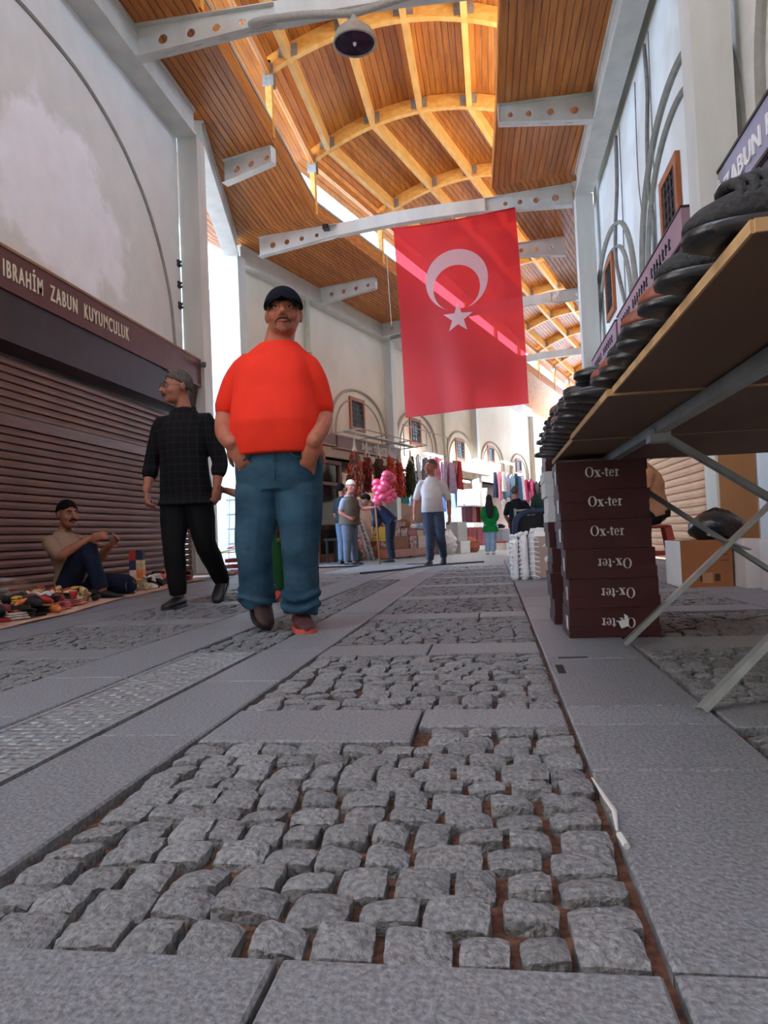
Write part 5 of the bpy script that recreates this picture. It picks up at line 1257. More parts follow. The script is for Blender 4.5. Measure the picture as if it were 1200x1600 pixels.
def head(mb, M, fat=1.):
    """chin at z=0, crown at z=.23, face towards −y"""
    R3 = M.to_3x3()
    def E(c, r, n=16, m=12): 
        mb.ell(M @ Vector(c), r, n, m, rot=R3)
    E((0,.020,.140), (.076,.095,.092)); E((0,-.018,.095), (.066*fat,.072,.090)); E((0,-.030,.040), (.054*fat,.058,.044)); E((0,-.076,.020), (.024,.020,.020))
    E((0,-.080,.134), (.050,.016,.013)); E((.036*fat,-.056,.082), (.028,.030,.026)); E((-.036*fat,-.056,.082), (.028,.030,.026))
    for sx in (-1, 1):
        E((sx*.078,.018,.108), (.010,.021,.033), 10, 8); E((sx*.014,-.094,.078), (.011,.012,.010), 8, 6)
    def T(P, r): mb.tube([M @ Vector(p) for p in P], [x*M.to_scale()[0] for x in r], 10, round_ends=True)
    T([(0,-.090,.128),(0,-.104,.105),(0,-.119,.086)], [.010,.012,.0145])
    T([(-.022,-.086,.052),(0,-.094,.054),(.022,-.086,.052)], [.006,.008,.006]); T([(-.018,-.086,.042),(0,-.092,.041),(.018,-.086,.042)], [.006,.008,.006])
EYEW = mat('eye_white', (.60,.57,.53), .3, noise=.03); EYED = mat('eye_dark', (.02,.012,.008), .2, noise=.1)
LIP = mat('lips', lin(140,72,62), .5, noise=.08)
def face_parts(t, M, brow, small=False, stache=None, beard=None):
    s = M.to_scale()[0]; R3 = M.to_3x3()
    for sx in (-1, 1):
        b = MB(); b.ell(M @ Vector((sx*.031,-.0800,.1165)), (.0125,.010,.0046), 10, 8, R3); e = b.build('eye', EYEW, t, smooth=True)
        b = MB(); b.ell(M @ Vector((sx*.031,-.0885,.1165)), (.0056,.0035,.0046), 8, 6, R3); b.build('iris', EYED, e, smooth=True)
        b = MB(); b.tube([M @ Vector(p) for p in ((sx*.012,-.0945,.137),(sx*.031,-.0945,.142),(sx*.050,-.080,.137))], [.004*s,.005*s,.003*s], 6); b.build('eyebrow', brow, t, smooth=True)
    b = MB(); b.tube([M @ Vector(p) for p in ((-.028,-.089,.053),(-.014,-.0975,.0475),(0,-.1005,.046),(.014,-.0975,.0475),(.028,-.089,.053))], [.002*s,.004*s,.005*s,.004*s,.002*s], 6); b.build('mouth', LIP, t, smooth=True)
    if stache:
        b = MB(); b.tube([M @ Vector(p) for p in ((-.034,-.084,.050),(-.018,-.098,.064),(0,-.103,.066),(.018,-.098,.064),(.034,-.084,.050))], [.003*s,.006*s,.006*s,.006*s,.003*s], 8); b.build('moustache', stache, t, smooth=True)
    if beard:
        b = MB(); b.ell(M @ Vector((0,-.066,.024)), (.032,.030,.025), 14, 10, R3)
        for sx in (-1,1): b.tube([M @ Vector(p) for p in ((sx*.036,-.080,.056),(sx*.040,-.076,.040),(sx*.030,-.076,.022))], [.004*s,.006*s,.008*s], 8)
        bake(b, 'goatee', beard, t, .005*s, 2)
def cap_shell(t, M, name, m, keep, grow=.008, c=(0,.020,.140), r=(.076,.095,.092), n=36, mm=26):
    """part of the skull surface picked by keep(x,y,z), given a thickness"""
    P = []; 
    for i in range(mm+1):
        ph = -math.pi/2+math.pi*i/mm
        P.append([(c[0]+(r[0]+grow)*math.cos(ph)*math.cos(2*math.pi*k/n), c[1]+(r[1]+grow)*math.cos(ph)*math.sin(2*math.pi*k/n), c[2]+(r[2]+grow)*math.sin(ph)) for k in range(n)])
    b = MB(); idx = {}
    def vid(i, k, inner):
        key = (i, k % n, inner)
        if key not in idx:
            p = Vector(P[i][k % n])
            if inner: p = Vector(c)+(p-Vector(c))*.90
            b.v.append(tuple(M @ p)); idx[key] = len(b.v)-1
        return idx[key]
    kept = set()
    for i in range(mm):
        for k in range(n):
            q = [(i,k),(i,(k+1)%n),(i+1,(k+1)%n),(i+1,k)]
            mid = sum((Vector(P[a][c_]) for a, c_ in q), Vector())/4
            if keep(*mid): kept.add((i,k))
    for i, k in kept:
        b.f.append((vid(i,k,0),vid(i,k+1,0),vid(i+1,k+1,0),vid(i+1,k,0))); b.f.append((vid(i+1,k,1),vid(i+1,k+1,1),vid(i,k+1,1),vid(i,k,1)))
        for (di, dk, e) in ((-1,0,((i,k),(i,k+1))),(1,0,((i+1,k+1),(i+1,k))),(0,-1,((i+1,k),(i,k))),(0,1,((i,k+1),(i+1,k+1)))):
            if (i+di, (k+dk) % n) not in kept:
                (a, c_), (d_, e_) = e; b.f.append((vid(a,c_,0),vid(a,c_,1),vid(d_,e_,1),vid(d_,e_,0)))
    return b.build(name, m, t, smooth=True)
def hair_keep(front=.165, side=.10, back=.06):
    pts = [(-.12, front+.015), (-.07, front+.004), (-.045, front-.012), (-.02, side+.035), (.012, side+.022), (.022, side-.012), (.05, back+.015), (.13, back)]
    def f(x, y, z):
        for (a, za), (c, zc) in zip(pts[:-1], pts[1:]):
            if y <= c: return z > za+(zc-za)*max(0, (y-a)/(c-a))
        return z > back
    return f
def pshoe(t, heel, toe, m, sole, w=.047, h=.085, up=(0,0,1), name='shoe', laces=None):
    H, T = Vector(heel), Vector(toe); d = (T-H); L = d.length; d.normalize(); u = Vector(up); x = d.cross(u).normalized(); u = x.cross(d).normalized()
    def rr(f, wid, z0, z1, n=14):
        c = H+d*L*f; out = []
        for k in range(n):
            a = 2*math.pi*k/n; out.append(c+x*wid*math.cos(a)+u*((z0+z1)/2+(z1-z0)/2*math.sin(a)))
        return out
    prof = [(-.03,.5,.35),(.0,.8,.95),(.12,.92,1.05),(.3,.95,1.0),(.5,.98,.80),(.7,1.06,.62),(.88,.98,.52),(.98,.66,.42),(1.02,.3,.3)]
    b = MB(); b.loft([rr(f, w*a, .012, h*k) for f, a, k in prof]); s = b.build(name, m, t, smooth=True)
    b = MB(); rings = []
    for f, a, k in prof:
        c = H+d*L*f; ww = w*(a*1.06 if a > .5 else a*1.2); rings.append([c-x*ww-u*.0, c+x*ww-u*.0, c+x*ww+u*.022, c-x*ww+u*.022])
    b.loft(rings); b.build('sole', sole, s)
    if laces:
        for f in (.35,.45,.55):
            c = H+d*L*f; b = MB(); b.tube([c-x*w*.6+u*h*.80, c+u*h*(1.02-.42*(f-.35)), c+x*w*.6+u*h*.80], .005, 6); b.build('lace', laces, s)
    return s

def skin(name, c): return mat(name, lin(*c), .55, noise=.10, nscale=14, bump=.05, bscale=90, spec=.35)
SK1 = skin('skin_warm', (170,104,82)); SK2 = skin('skin_tan', (160,104,84)); SK3 = skin('skin_dark', (134,86,66)); SK4 = skin('skin_light', (190,134,110))
def cloth(name, c, ns=6, bump=.35, noise=.12, rough=.85): return mat(name, lin(*c), rough, noise=noise, nscale=ns, bump=bump, bscale=ns*2.2, spec=.2)
HAIRB = mat('black_hair', (.009,.007,.006), .85, noise=.3, nscale=60, bump=.5, bscale=120, spec=.1); HAIRG = mat('grey_hair', (.10,.09,.085), .85, noise=.4, nscale=80, bump=.5, bscale=120, spec=.1); STUB = mat('grey_stubble', lin(140,90,72), .7, noise=.2, nscale=160, bump=.3)
STACHE = mat('salt_moustache', lin(108,70,56), .7, noise=.25, nscale=140, bump=.3)

# --- the man in the orange T-shirt
def man_orange():
    t = thing('person', 'stout man in an orange T-shirt, blue jeans and dark cap, hands in pockets', 'person', (-.99, 3.58, 0))
    ORG = mat('orange_tshirt', lin(236,54,36), .8, noise=.06, nscale=5, bump=.5, bscale=7, spec=.2)
    JE = mat('blue_jeans', lin(36,62,84), .85, col2=lin(58,92,114), nscale=4.5, bump=1.1, bscale=8, spec=.15, stretch=(1,1,1.8))
    rings = [(.872,-.068,-.010,.216,.172),(.93,-.068,-.016,.219,.180),(1.03,-.068,-.026,.216,.182),(1.12,-.070,-.018,.206,.168),(1.20,-.071,-.004,.198,.152),(1.28,-.072,.004,.192,.142),(1.335,-.070,.010,.184,.128),(1.380,-.062,.014,.156,.110),(1.415,-.052,.014,.118,.095),(1.444,-.044,.012,.086,.080)]
    bd = MB(); torso(bd, [(z,a,c,rx*.92,ry*.92) for z,a,c,rx,ry in rings] + [(1.46,-.045,.018,.074,.074),(1.53,-.025,.012,.070,.072)])
    armL, rL = dense([(-.214,.012,1.338),(-.285,.02,1.255),(-.348,.035,1.105),(-.318,-.06,1.00),(-.258,-.150,.935)], [.060,.057,.053,.052,.040]); armR, rR = dense([(.078,.012,1.330),(.126,.02,1.245),(.160,.045,1.075),(.168,-.045,.99),(.150,-.130,.920)], [.060,.056,.051,.050,.039])
    limb(bd, armL, rL); limb(bd, armR, rR)
    hand(bd, armL[-1], (.34,.20,-.80), (.4,.85,0), 1.15, .15, -1); hand(bd, armR[-1], (-.30,.20,-.80), (-.4,.85,0), 1.15, .15, 1)
    legL, lL = dense([(-.185,.02,.78),(-.195,.0,.60),(-.205,-.03,.42),(-.215,.03,.27),(-.235,.09,.13)], [.095,.085,.062,.060,.045]); legR, lR = dense([(.045,.02,.78),(.040,0,.60),(.032,-.02,.41),(.022,.02,.25),(.012,.02,.09)], [.095,.085,.062,.060,.045])
    limb(bd, legL, lL); limb(bd, legR, lR)
    M = head_matrix((-.012,-.002,1.468), rad(13), rad(-3), 1.10); head(bd, M, 1.14)
    bake(bd, 'body', SK1, t, .0065, 3)
    sh = MB(); torso(sh, rings, .012)
    nl = int(len(armL)*.50); nr = int(len(armR)*.50)
    limb(sh, [lerp(armL[0],(-.1,.012,1.33),.5)]+armL[:nl], [.070]+[r+.014 for r in rL[:nl]]); limb(sh, [lerp(armR[0],(-.05,.012,1.33),.5)]+armR[:nr], [.070]+[r+.014 for r in rR[:nr]])
    s = bake(sh, 'tshirt', ORG, t, .0075, 8)
    b = MB(); b.tube([(-.041+.086*math.cos(a), .010+.084*math.sin(a), 1.438+.024*math.sin(a)) for a in [2*math.pi*k/20 for k in range(21)]], .008, 6); b.build('collar', ORG, s, smooth=True)
    tr = MB(); torso(tr, [(.70,-.070,.015,.205,.135),(.76,-.070,.012,.220,.152),(.82,-.068,.008,.222,.156),(.875,-.068,.004,.216,.152),(.90,-.068,.002,.206,.142)])
    QL = [(-.172,.02,.80),(-.176,.004,.68),(-.188,-.008,.56),(-.203,-.030,.44),(-.208,.0,.34),(-.215,.030,.25),(-.224,.052,.18),(-.230,.07,.125)]
    QR = [(.032,.02,.80),(.032,.01,.68),(.034,0,.56),(.034,-.018,.44),(.028,0,.34),(.024,.02,.24),(.018,.018,.14),(.014,.012,.075)]
    a, r = dense(QL, [.118,.122,.110,.094,.088,.090,.086,.078], 3); tr.tube(a, r, 16); a, r = dense(QR, [.118,.122,.112,.098,.090,.090,.086,.088], 3); tr.tube(a, r, 16)
    for z, q in ((.20,-.222),(.155,-.228)): tr.tube([(q+.088*math.cos(k*math.pi/6), .06+.088*math.sin(k*math.pi/6), z+.018*math.sin(k)) for k in range(13)], .016, 6)
    for z, q in ((.17,.018),(.115,.016)): tr.tube([(q+.092*math.cos(k*math.pi/6), .016+.092*math.sin(k*math.pi/6), z+.018*math.sin(k+2)) for k in range(13)], .016, 6)
    j = bake(tr, 'jeans', JE, t, .008, 2)
    b = MB(); b.tube([(-.04,-.160,.872),(-.042,-.158,.80),(-.05,-.135,.74)], .004, 5); b.build('fly_seam', JE, j)
    for sx, x0 in ((-1,-.150),(1,.020)):
        b = MB(); b.tube([(x0,-.152,.880),(x0+sx*.045,-.150,.845),(x0+sx*.115,-.075,.835)], .005, 6); b.build('pocket_edge', JE, j)
    SHD = mat('maroon_running_shoe', lin(74,34,38), .7, noise=.2, nscale=30, bump=.3); SOLE = mat('red_white_sole', lin(190,84,70), .6, noise=.15)
    pshoe(t, (-.010,.085,.0), (.092,-.165,.0), SHD, SOLE, .050, .095, laces=SHD)
    pshoe(t, (-.268,.155,.135), (-.158,-.055,.012), mat('dark_shoe', lin(60,36,34), .7, noise=.2), BLACK, .052, .10, up=(.0,.5,.86), laces=SHD)
    CAP = mat('dark_cap', lin(22,24,34), .9, noise=.15, nscale=30, bump=.2, spec=.1)
    c = cap_shell(t, M, 'cap', CAP, lambda x, y, z: z > .148+.10*max(0,-y-.05)*0, .016)
    b = MB(); rows = []
    for i in range(7):
        a = rad(-62+124*i/6); rows.append([(math.sin(a)*.082, .02-math.cos(a)*.104, .158-.004*abs(i-3)), (math.sin(a)*.094, .005-math.cos(a)*.150, .150-.010*abs(i-3)**1.2)])
    top = [[M @ Vector(p) for p in r_] for r_ in rows]; bot = [[M @ (Vector(p)-Vector((0,0,.008))) for p in r_] for r_ in rows]
    b.loft([[top[i][0], top[i][1], bot[i][1], bot[i][0]] for i in range(7)]); b.build('brim', CAP, c, smooth=True)
    cap_shell(t, M, 'hair', HAIRG, lambda x, y, z: .085 < z < .150 and y > -.01 and not (abs(x) > .06 and y < .035 and z < .125), .004)
    face_parts(t, M, STACHE, stache=STACHE, beard=STUB)
man_orange()
# --- a general figure from joints
def spine(mb, pts, rx, ry, side, grow=0., n=20):
    P = [Vector(p) for p in pts]; rings = []; ref = Vector(side); m = len(P)
    for i in range(m):
        d = (P[min(i+1,m-1)]-P[max(i-1,0)]).normalized(); x = (ref-d*ref.dot(d)).normalized(); y = d.cross(x)
        o = []
        for k in range(n):
            t = 2*math.pi*k/n; cx = math.copysign(abs(math.cos(t))**.85, math.cos(t)); cy = math.copysign(abs(math.sin(t))**.85, math.sin(t))
            o.append(P[i]+x*(rx[i]+grow)*cx+y*(ry[i]+grow)*cy)
        rings.append(o)
    mb.loft(rings)
def figure(label, loc, J, shirt, trousers, shoe, skinm, rotz=0., vox=.012, sleeve=.5, fat=1., belly=0., hair=None, hairfn=None, hs=1.0, yaw=0., pitch=0., stache=None, brow=HAIRB, face=True, long_shirt=0., armr=1., legr=1., thumb=(-1,1), curl=.4, hdL=(0,-.2,-1), hdR=(0,-.2,-1), pnL=(.8,.3,0), pnR=(-.8,.3,0), sole=None, beard=None, shoes=True, sleeve_wide=.016, name='person', neckr=.058):
    t = thing(name, label, 'person', loc, rotz); V3 = Vector
    J = {k: V3(v) for k, v in J.items()}
    m_ = (J['shL']+J['shR'])/2
    for S in 'LR': J['sh'+S] = J['sh'+S].lerp(m_, .06)-V3((0,0,.038))
    m_ = (J['hipL']+J['hipR'])/2
    for S in 'LR': J['hip'+S] = J['hip'+S].lerp(m_, .10)
    hipm = (J['hipL']+J['hipR'])/2; nk = J['neck']; side = (J['shR']-J['shL']).normalized(); sw = (J['shR']-J['shL']).length/2
    lat = (J['hipR']-J['hipL']); lat = lat.normalized() if lat.length > .02 else side
    shm = (J['shL']+J['shR'])/2
    up = (shm-hipm); fwd = side.cross(up).normalized()            # points to the front
    def sp(f, off=0.): return hipm.lerp(shm, f)+fwd*off
    pts = [sp(-.02), sp(.12), sp(.28, .015+belly*.7), sp(.5, .02+belly), sp(.72,.02+belly*.4), sp(.90,.01), shm+(nk-shm)*.45, nk]
    rx = [.172*fat, .172*fat, .162*fat, .155*fat, .165*fat, min(sw*.92,.175*fat), sw*.62, .075*fat]; ry = [.11*fat, .12*fat, .115*fat+belly*.3, .115*fat+belly*.5, .118*fat, .108*fat, .085, .065]
    bd = MB(); spine(bd, pts, [a*.9 for a in rx], [a*.9 for a in ry], side)
    hp = J['head']; M = head_matrix(hp, yaw, pitch, hs)
    limb(bd, [nk-(nk-shm)*.4, nk, M @ V3((0,.02,.06))], [.06,neckr,neckr-.003])
    A = {}
    for S, hd, pn, th in (('L',hdL,pnL,thumb[0]),('R',hdR,pnR,thumb[1])):
        if 'wr'+S not in J: continue
        P, r = dense([J['sh'+S], lerp(J['sh'+S],J['el'+S],.5), J['el'+S], lerp(J['el'+S],J['wr'+S],.4), J['wr'+S]], [.054*armr,.050*armr,.043*armr,.042*armr,.029*armr], 3)
        limb(bd, P, r); hand(bd, P[-1], hd, pn, hs*1.02, curl, th); A[S] = (P, r)
    Lg = {}
    for S in 'LR':
        P, r = dense([J['hip'+S], lerp(J['hip'+S],J['kn'+S],.5), J['kn'+S], lerp(J['kn'+S],J['an'+S],.35), J['an'+S]], [.084*legr,.078*legr,.058*legr,.056*legr,.040*legr], 3)
        limb(bd, P, r); Lg[S] = (P, r)
    head(bd, M, 1.04); bake(bd, 'body', skinm, t, vox, 3)
    sm = MB(); k0 = 0
    p2 = list(pts); 
    if long_shirt: p2 = [hipm-(shm-hipm).normalized()*long_shirt]+p2; rx2, ry2 = [rx[0]*(1.04+long_shirt*1.4)]+rx, [ry[0]*(1.06+long_shirt*2.4)]+ry
    else: rx2, ry2 = rx, ry
    spine(sm, p2, rx2, ry2, side, .012)
    for S in A:
        P, r = A[S]; n = max(3, int(len(P)*sleeve)); n = min(n, len(P)-1 if sleeve < 1 else len(P))
        limb(sm, [lerp(P[0], shm, .45)]+P[:n], [.070*armr]+[q+sleeve_wide for q in r[:n]])
    sh = bake(sm, 'shirt', shirt, t, vox, 6)
    tm = MB(); spine(tm, [sp(-.10), sp(.02), sp(.12), sp(.17)], [rx[0]*.92, rx[0]*1.0+.01, rx[1]+.006, rx[1]*.97], [ry[0]*.95, ry[0]+.012, ry[1]+.006, ry[1]*.95], lat)
    for S in 'LR':
        P, r = Lg[S]; tm.tube(P, [max(q+.016, .056*legr)+.004*math.sin(3.1*i) for i, q in enumerate(r)], 14)
    tr = bake(tm, 'trousers', trousers, t, vox, 2)
    if shoes:
        for S in 'LR':
            pshoe(t, J['heel'+S], J['toe'+S], shoe, sole or BLACK, .045, .085)
    if hair: cap_shell(t, M, 'hair', hair, hairfn or hair_keep(), .007)
    if face: face_parts(t, M, brow, stache=stache, beard=beard)
    return t, M, sh
# --- man in the black checked shirt
def plaid():
    m = bpy.data.materials.new('black_check_shirt'); m.use_nodes = True; N = m.node_tree.nodes; L = m.node_tree.links; b = N['Principled BSDF']; b.inputs['Roughness'].default_value = .9; b.inputs['Specular IOR Level'].default_value = .15
    tc = N.new('ShaderNodeTexCoord'); sx = N.new('ShaderNodeSeparateXYZ'); L.new(tc.outputs['Object'], sx.inputs[0]); prev = None
    for ax, off in (('X',0), ('Z',.02)):
        a = N.new('ShaderNodeMath'); a.operation = 'ADD'; a.inputs[1].default_value = 5+off; L.new(sx.outputs[ax], a.inputs[0])
        mo = N.new('ShaderNodeMath'); mo.operation = 'MODULO'; mo.inputs[1].default_value = .052; L.new(a.outputs[0], mo.inputs[0])
        lt_ = N.new('ShaderNodeMath'); lt_.operation = 'LESS_THAN'; lt_.inputs[1].default_value = .0045; L.new(mo.outputs[0], lt_.inputs[0])
        if prev is None: prev = lt_
        else:
            mx = N.new('ShaderNodeMath'); mx.operation = 'MAXIMUM'; L.new(prev.outputs[0], mx.inputs[0]); L.new(lt_.outputs[0], mx.inputs[1]); prev = mx
    mix = N.new('ShaderNodeMix'); mix.data_type = 'RGBA'; mix.inputs[6].default_value = (.007,.007,.009,1); mix.inputs[7].default_value = (.022,.019,.019,1)
    L.new(prev.outputs[0], mix.inputs[0]); L.new(mix.outputs[2], b.inputs['Base Color']); return m
BLT = cloth('black_trousers', (16,16,19), 8, .3)
t, M, sh = figure('thin man in a black checked shirt and black trousers, walking past the shutter', (-2.2,5.05,0),
    dict(neck=(.008,.02,1.425), head=(-.030,-.005,1.475), shL=(-.172,0,1.36), shR=(.198,0,1.365), elL=(-.252,.02,1.055), elR=(.262,.03,1.04), wrL=(-.262,-.06,.85), wrR=(.245,0,.86), hipL=(-.085,0,.80), hipR=(.105,0,.80), knL=(-.065,-.07,.44), knR=(.130,.03,.45), anL=(-.062,-.03,.09), anR=(.145,.30,.16), heelL=(-.058,.03,.0), toeL=(-.075,-.23,.0), heelR=(.142,.36,.14), toeR=(.150,.16,.005)),
    plaid(), BLT, BLACK, SK2, vox=.0075, sleeve=.80, fat=1.02, hair=HAIRG, hairfn=hair_keep(.178,.11,.075), hs=1.03, yaw=rad(-48), pitch=rad(2), stache=STACHE, long_shirt=.07, legr=1.08, hdL=(.1,-.15,-1), hdR=(-.12,-.05,-1), curl=.5, brow=HAIRG)
GLM = mat('spectacle_metal', (.12,.10,.09), .3, metal=.7, noise=.1)
b = MB()
for sx in (-1,1):
    b.tube([M @ Vector((sx*.032+.019*math.cos(a), -.101, .1165+.014*math.sin(a))) for a in [2*math.pi*k/14 for k in range(15)]], .0022, 5)
    b.tube([M @ Vector(p) for p in ((sx*.051,-.101,.120),(sx*.074,-.05,.120),(sx*.078,.01,.118))], .0022, 5)
b.tube([M @ Vector(p) for p in ((-.013,-.101,.119),(0,-.104,.121),(.013,-.101,.119))], .0022, 5); b.build('spectacles', GLM, t)
b = MB(); b.tube([Vector((.012,.012,1.415))+Vector((.074*math.cos(a), .066*math.sin(a), .020*math.sin(a)+.014)) for a in [rad(-80+340*k/16) for k in range(17)]], .014, 8); b.build('shirt_collar', BLT, sh, smooth=True)
# --- child behind, holding his hand
GRN = cloth('green_trousers', (30,80,40), 8, .3)
figure('small child in green trousers and red shoes, mostly hidden behind the orange-shirted man', (-1.72,5.2,0),
    dict(neck=(.06,0,.90), head=(.06,-.005,.93), shL=(-.06,0,.86), shR=(.18,0,.86), elL=(-.120,-.01,.80), elR=(.22,0,.68), wrL=(-.232,-.02,.835), wrR=(.22,-.05,.55), hipL=(0,0,.50), hipR=(.12,0,.50), knL=(-.03,-.03,.28), knR=(.135,.02,.28), anL=(-.06,.04,.07), anR=(.125,.06,.07), heelL=(-.06,.06,0), toeL=(-.075,-.10,0), heelR=(.128,.09,.02), toeR=(.10,-.07,0)),
    cloth('child_shirt', (110,40,44), 6, .3), GRN, mat('red_shoe', lin(196,46,44), .6, noise=.1), SK2, vox=.010, fat=.72, hair=HAIRB, hs=.86, armr=.72, legr=.72, hdL=(-1,-.05,0), sleeve=.4, curl=.6, neckr=.045)
# --- seated vendor
t, M, sh = figure('seated vendor with short black hair, beige shirt and dark jeans against the shutter', (-3.80,6.2,0),
    dict(neck=(-.085,.02,.60), head=(-.030,.0,.645), shL=(-.120,-.17,.545), shR=(-.055,.19,.56), elL=(.06,-.27,.40), elR=(.22,.10,.36), wrL=(.290,-.20,.53), wrR=(.375,.0,.47), hipL=(.0,-.10,.12), hipR=(.02,.11,.12), knL=(.235,-.16,.475), knR=(.52,.05,.115), anL=(.385,-.18,.085), anR=(.28,.18,.07), heelL=(.33,-.18,.0), toeL=(.58,-.18,0), heelR=(.24,.2,.0), toeR=(.46,.26,.0)),
    mat('beige_striped_shirt', lin(150,124,104), .85, noise=.12, nscale=30, stretch=(.3,.3,4), bump=.2), cloth('dark_jeans', (22,30,50), 8, .4), BLACK, SK2, vox=.008, sleeve=.5, fat=1.0, belly=.02, hair=HAIRB, hairfn=hair_keep(.165,.12,.07), hs=1.08, yaw=rad(58), pitch=rad(2), stache=HAIRB, hdL=(1,.1,.25), hdR=(.7,-.25,.5), pnL=(.1,.9,0), pnR=(0,-.9,.2), curl=.45, legr=1.1)
b = MB(); b.tube([Vector((-.085,.02,.602))+Vector((.066*math.cos(a), .066*math.sin(a), .008+.01*math.cos(a))) for a in [2*math.pi*k/16 for k in range(15)]], .014, 8); b.build('shirt_collar', MATS['beige_striped_shirt'], sh, smooth=True)
# --- white-shirted man walking
WSH = cloth('pale_shirt', (206,196,194), 5, .5, .06); NJ = cloth('slate_jeans', (64,73,92), 5, .5, .2)
t, M, sh = figure('grey-haired man in a pale short-sleeved shirt and slate trousers walking towards the camera', (-1.0,11.8,fz(11.8)),
    dict(neck=(.045,.01,1.42), head=(.035,0,1.465), shL=(-.140,0,1.355), shR=(.228,0,1.335), elL=(-.225,.03,1.07), elR=(.300,.03,1.04), wrL=(-.255,-.04,.85), wrR=(.305,-.03,.80), hipL=(-.045,0,.86), hipR=(.125,0,.86), knL=(-.018,-.06,.46), knR=(.150,-.06,.46), anL=(-.035,.0,.09), anR=(.165,.26,.13), heelL=(-.03,.06,0), toeL=(-.09,-.20,0), heelR=(.165,.32,.10), toeR=(.165,.10,.0)),
    WSH, NJ, BLACK, SK1, vox=.011, sleeve=.50, fat=1.0, belly=.03, armr=.95, hair=HAIRG, hairfn=hair_keep(.178,.12,.075), hs=1.08, yaw=rad(-35), legr=1.05, sleeve_wide=.02, brow=HAIRG)
b = MB(); spine(b, [(.045,.012,.955),(.045,.012,.985)], [.170,.170], [.140,.140], (1,0,0)); b.build('belt', BLACK, t)
b = MB(); b.box(.10,.17,-.150,-.140,1.17,1.25); b.build('pocket', WSH, sh)
# --- old man with cotton candy pole
VEST = cloth('brown_vest', (92,80,70), 8, .4); GT = cloth('grey_trousers', (92,96,108), 6, .5)
t, M, sh = figure('old man in a white skullcap and brown vest holding a wooden pole', (-2.75,14.0,fz(14)),
    dict(neck=(.0,0,1.36), head=(.045,0,1.40), shL=(-.085,-.13,1.28), shR=(.075,.14,1.29), elL=(-.145,-.18,1.02), elR=(.27,.02,1.08), wrL=(.0,-.22,.93), wrR=(.48,-.08,1.09), hipL=(-.045,-.08,.80), hipR=(.02,.09,.80), knL=(-.05,-.10,.43), knR=(.04,.10,.43), anL=(-.075,-.08,.08), anR=(.04,.12,.08), heelL=(-.11,-.06,0), toeL=(.10,-.14,0), heelR=(.0,.14,0), toeR=(.21,.08,0)),
    cloth('grey_tshirt', (140,146,160), 6, .4), GT, BLACK, SK1, vox=.011, sleeve=.42, fat=1.04, belly=.02, hs=1.08, yaw=rad(38), pitch=rad(4), legr=1.15, hdL=(.8,-.1,-.4), hdR=(.9,-.1,.1), pnR=(0,-.2,-1), curl=.7, brow=HAIRG, stache=None)
b = MB(); spine(b, [(-.015,0,.78),(-.005,0,.95),(.015,0,1.12),(.0,0,1.25),(-.005,0,1.33)], [.205,.205,.205,.185,.10], [.185,.185,.180,.145,.085], (.5,.85,0)); bake(b, 'vest', VEST, t, .012, 2)
cap_shell(t, M, 'skullcap', mat('white_knit', lin(222,220,214), .8, noise=.05, nscale=60, bump=.3), lambda x, y, z: z > .150, .010)
# --- two people behind the old man
figure('person in blue jeans half hidden behind the old man by the shop door', (-3.12,15.1,fz(15.1)),
    dict(neck=(0,0,1.42), head=(0,.0,1.46), shL=(-.17,0,1.36), shR=(.17,0,1.36), elL=(-.21,.0,1.08), elR=(.21,0,1.08), wrL=(-.19,-.1,.86), wrR=(.19,-.1,.86), hipL=(-.09,0,.86), hipR=(.09,0,.86), knL=(-.09,-.03,.46), knR=(.09,-.03,.46), anL=(-.09,0,.08), anR=(.09,0,.08), heelL=(-.09,.06,0), toeL=(-.11,-.18,0), heelR=(.09,.06,0), toeR=(.12,-.18,0)),
    cloth('charcoal_shirt', (40,44,48), 6, .3), cloth('mid_jeans', (92,108,132), 6, .4), mat('sneaker_grey', lin(60,62,66), .7, noise=.1), SK2, rotz=rad(150), vox=.014, hair=HAIRB, fat=.98)
figure('person in a navy top bending over the goods behind the cotton candy', (-2.18,15.2,fz(15.2)),
    dict(neck=(-.34,-.02,1.22), head=(-.40,-.03,1.22), shL=(-.27,-.16,1.17), shR=(-.24,.16,1.18), elL=(-.22,-.2,.92), elR=(-.2,.2,.92), wrL=(-.30,-.2,.70), wrR=(-.28,.2,.70), hipL=(.06,-.09,.86), hipR=(.06,.09,.86), knL=(.02,-.09,.46), knR=(.02,.09,.46), anL=(.06,-.09,.08), anR=(.06,.09,.08), heelL=(.10,-.09,0), toeL=(-.14,-.10,0), heelR=(.10,.09,0), toeR=(-.14,.1,0)),
    cloth('navy_top', (34,40,66), 6, .35), cloth('navy_trousers', (38,42,58), 6, .4), BLACK, SK3, vox=.014, hair=HAIRB, yaw=rad(-80), pitch=rad(25), sleeve=.9, fat=1.02, long_shirt=.05)
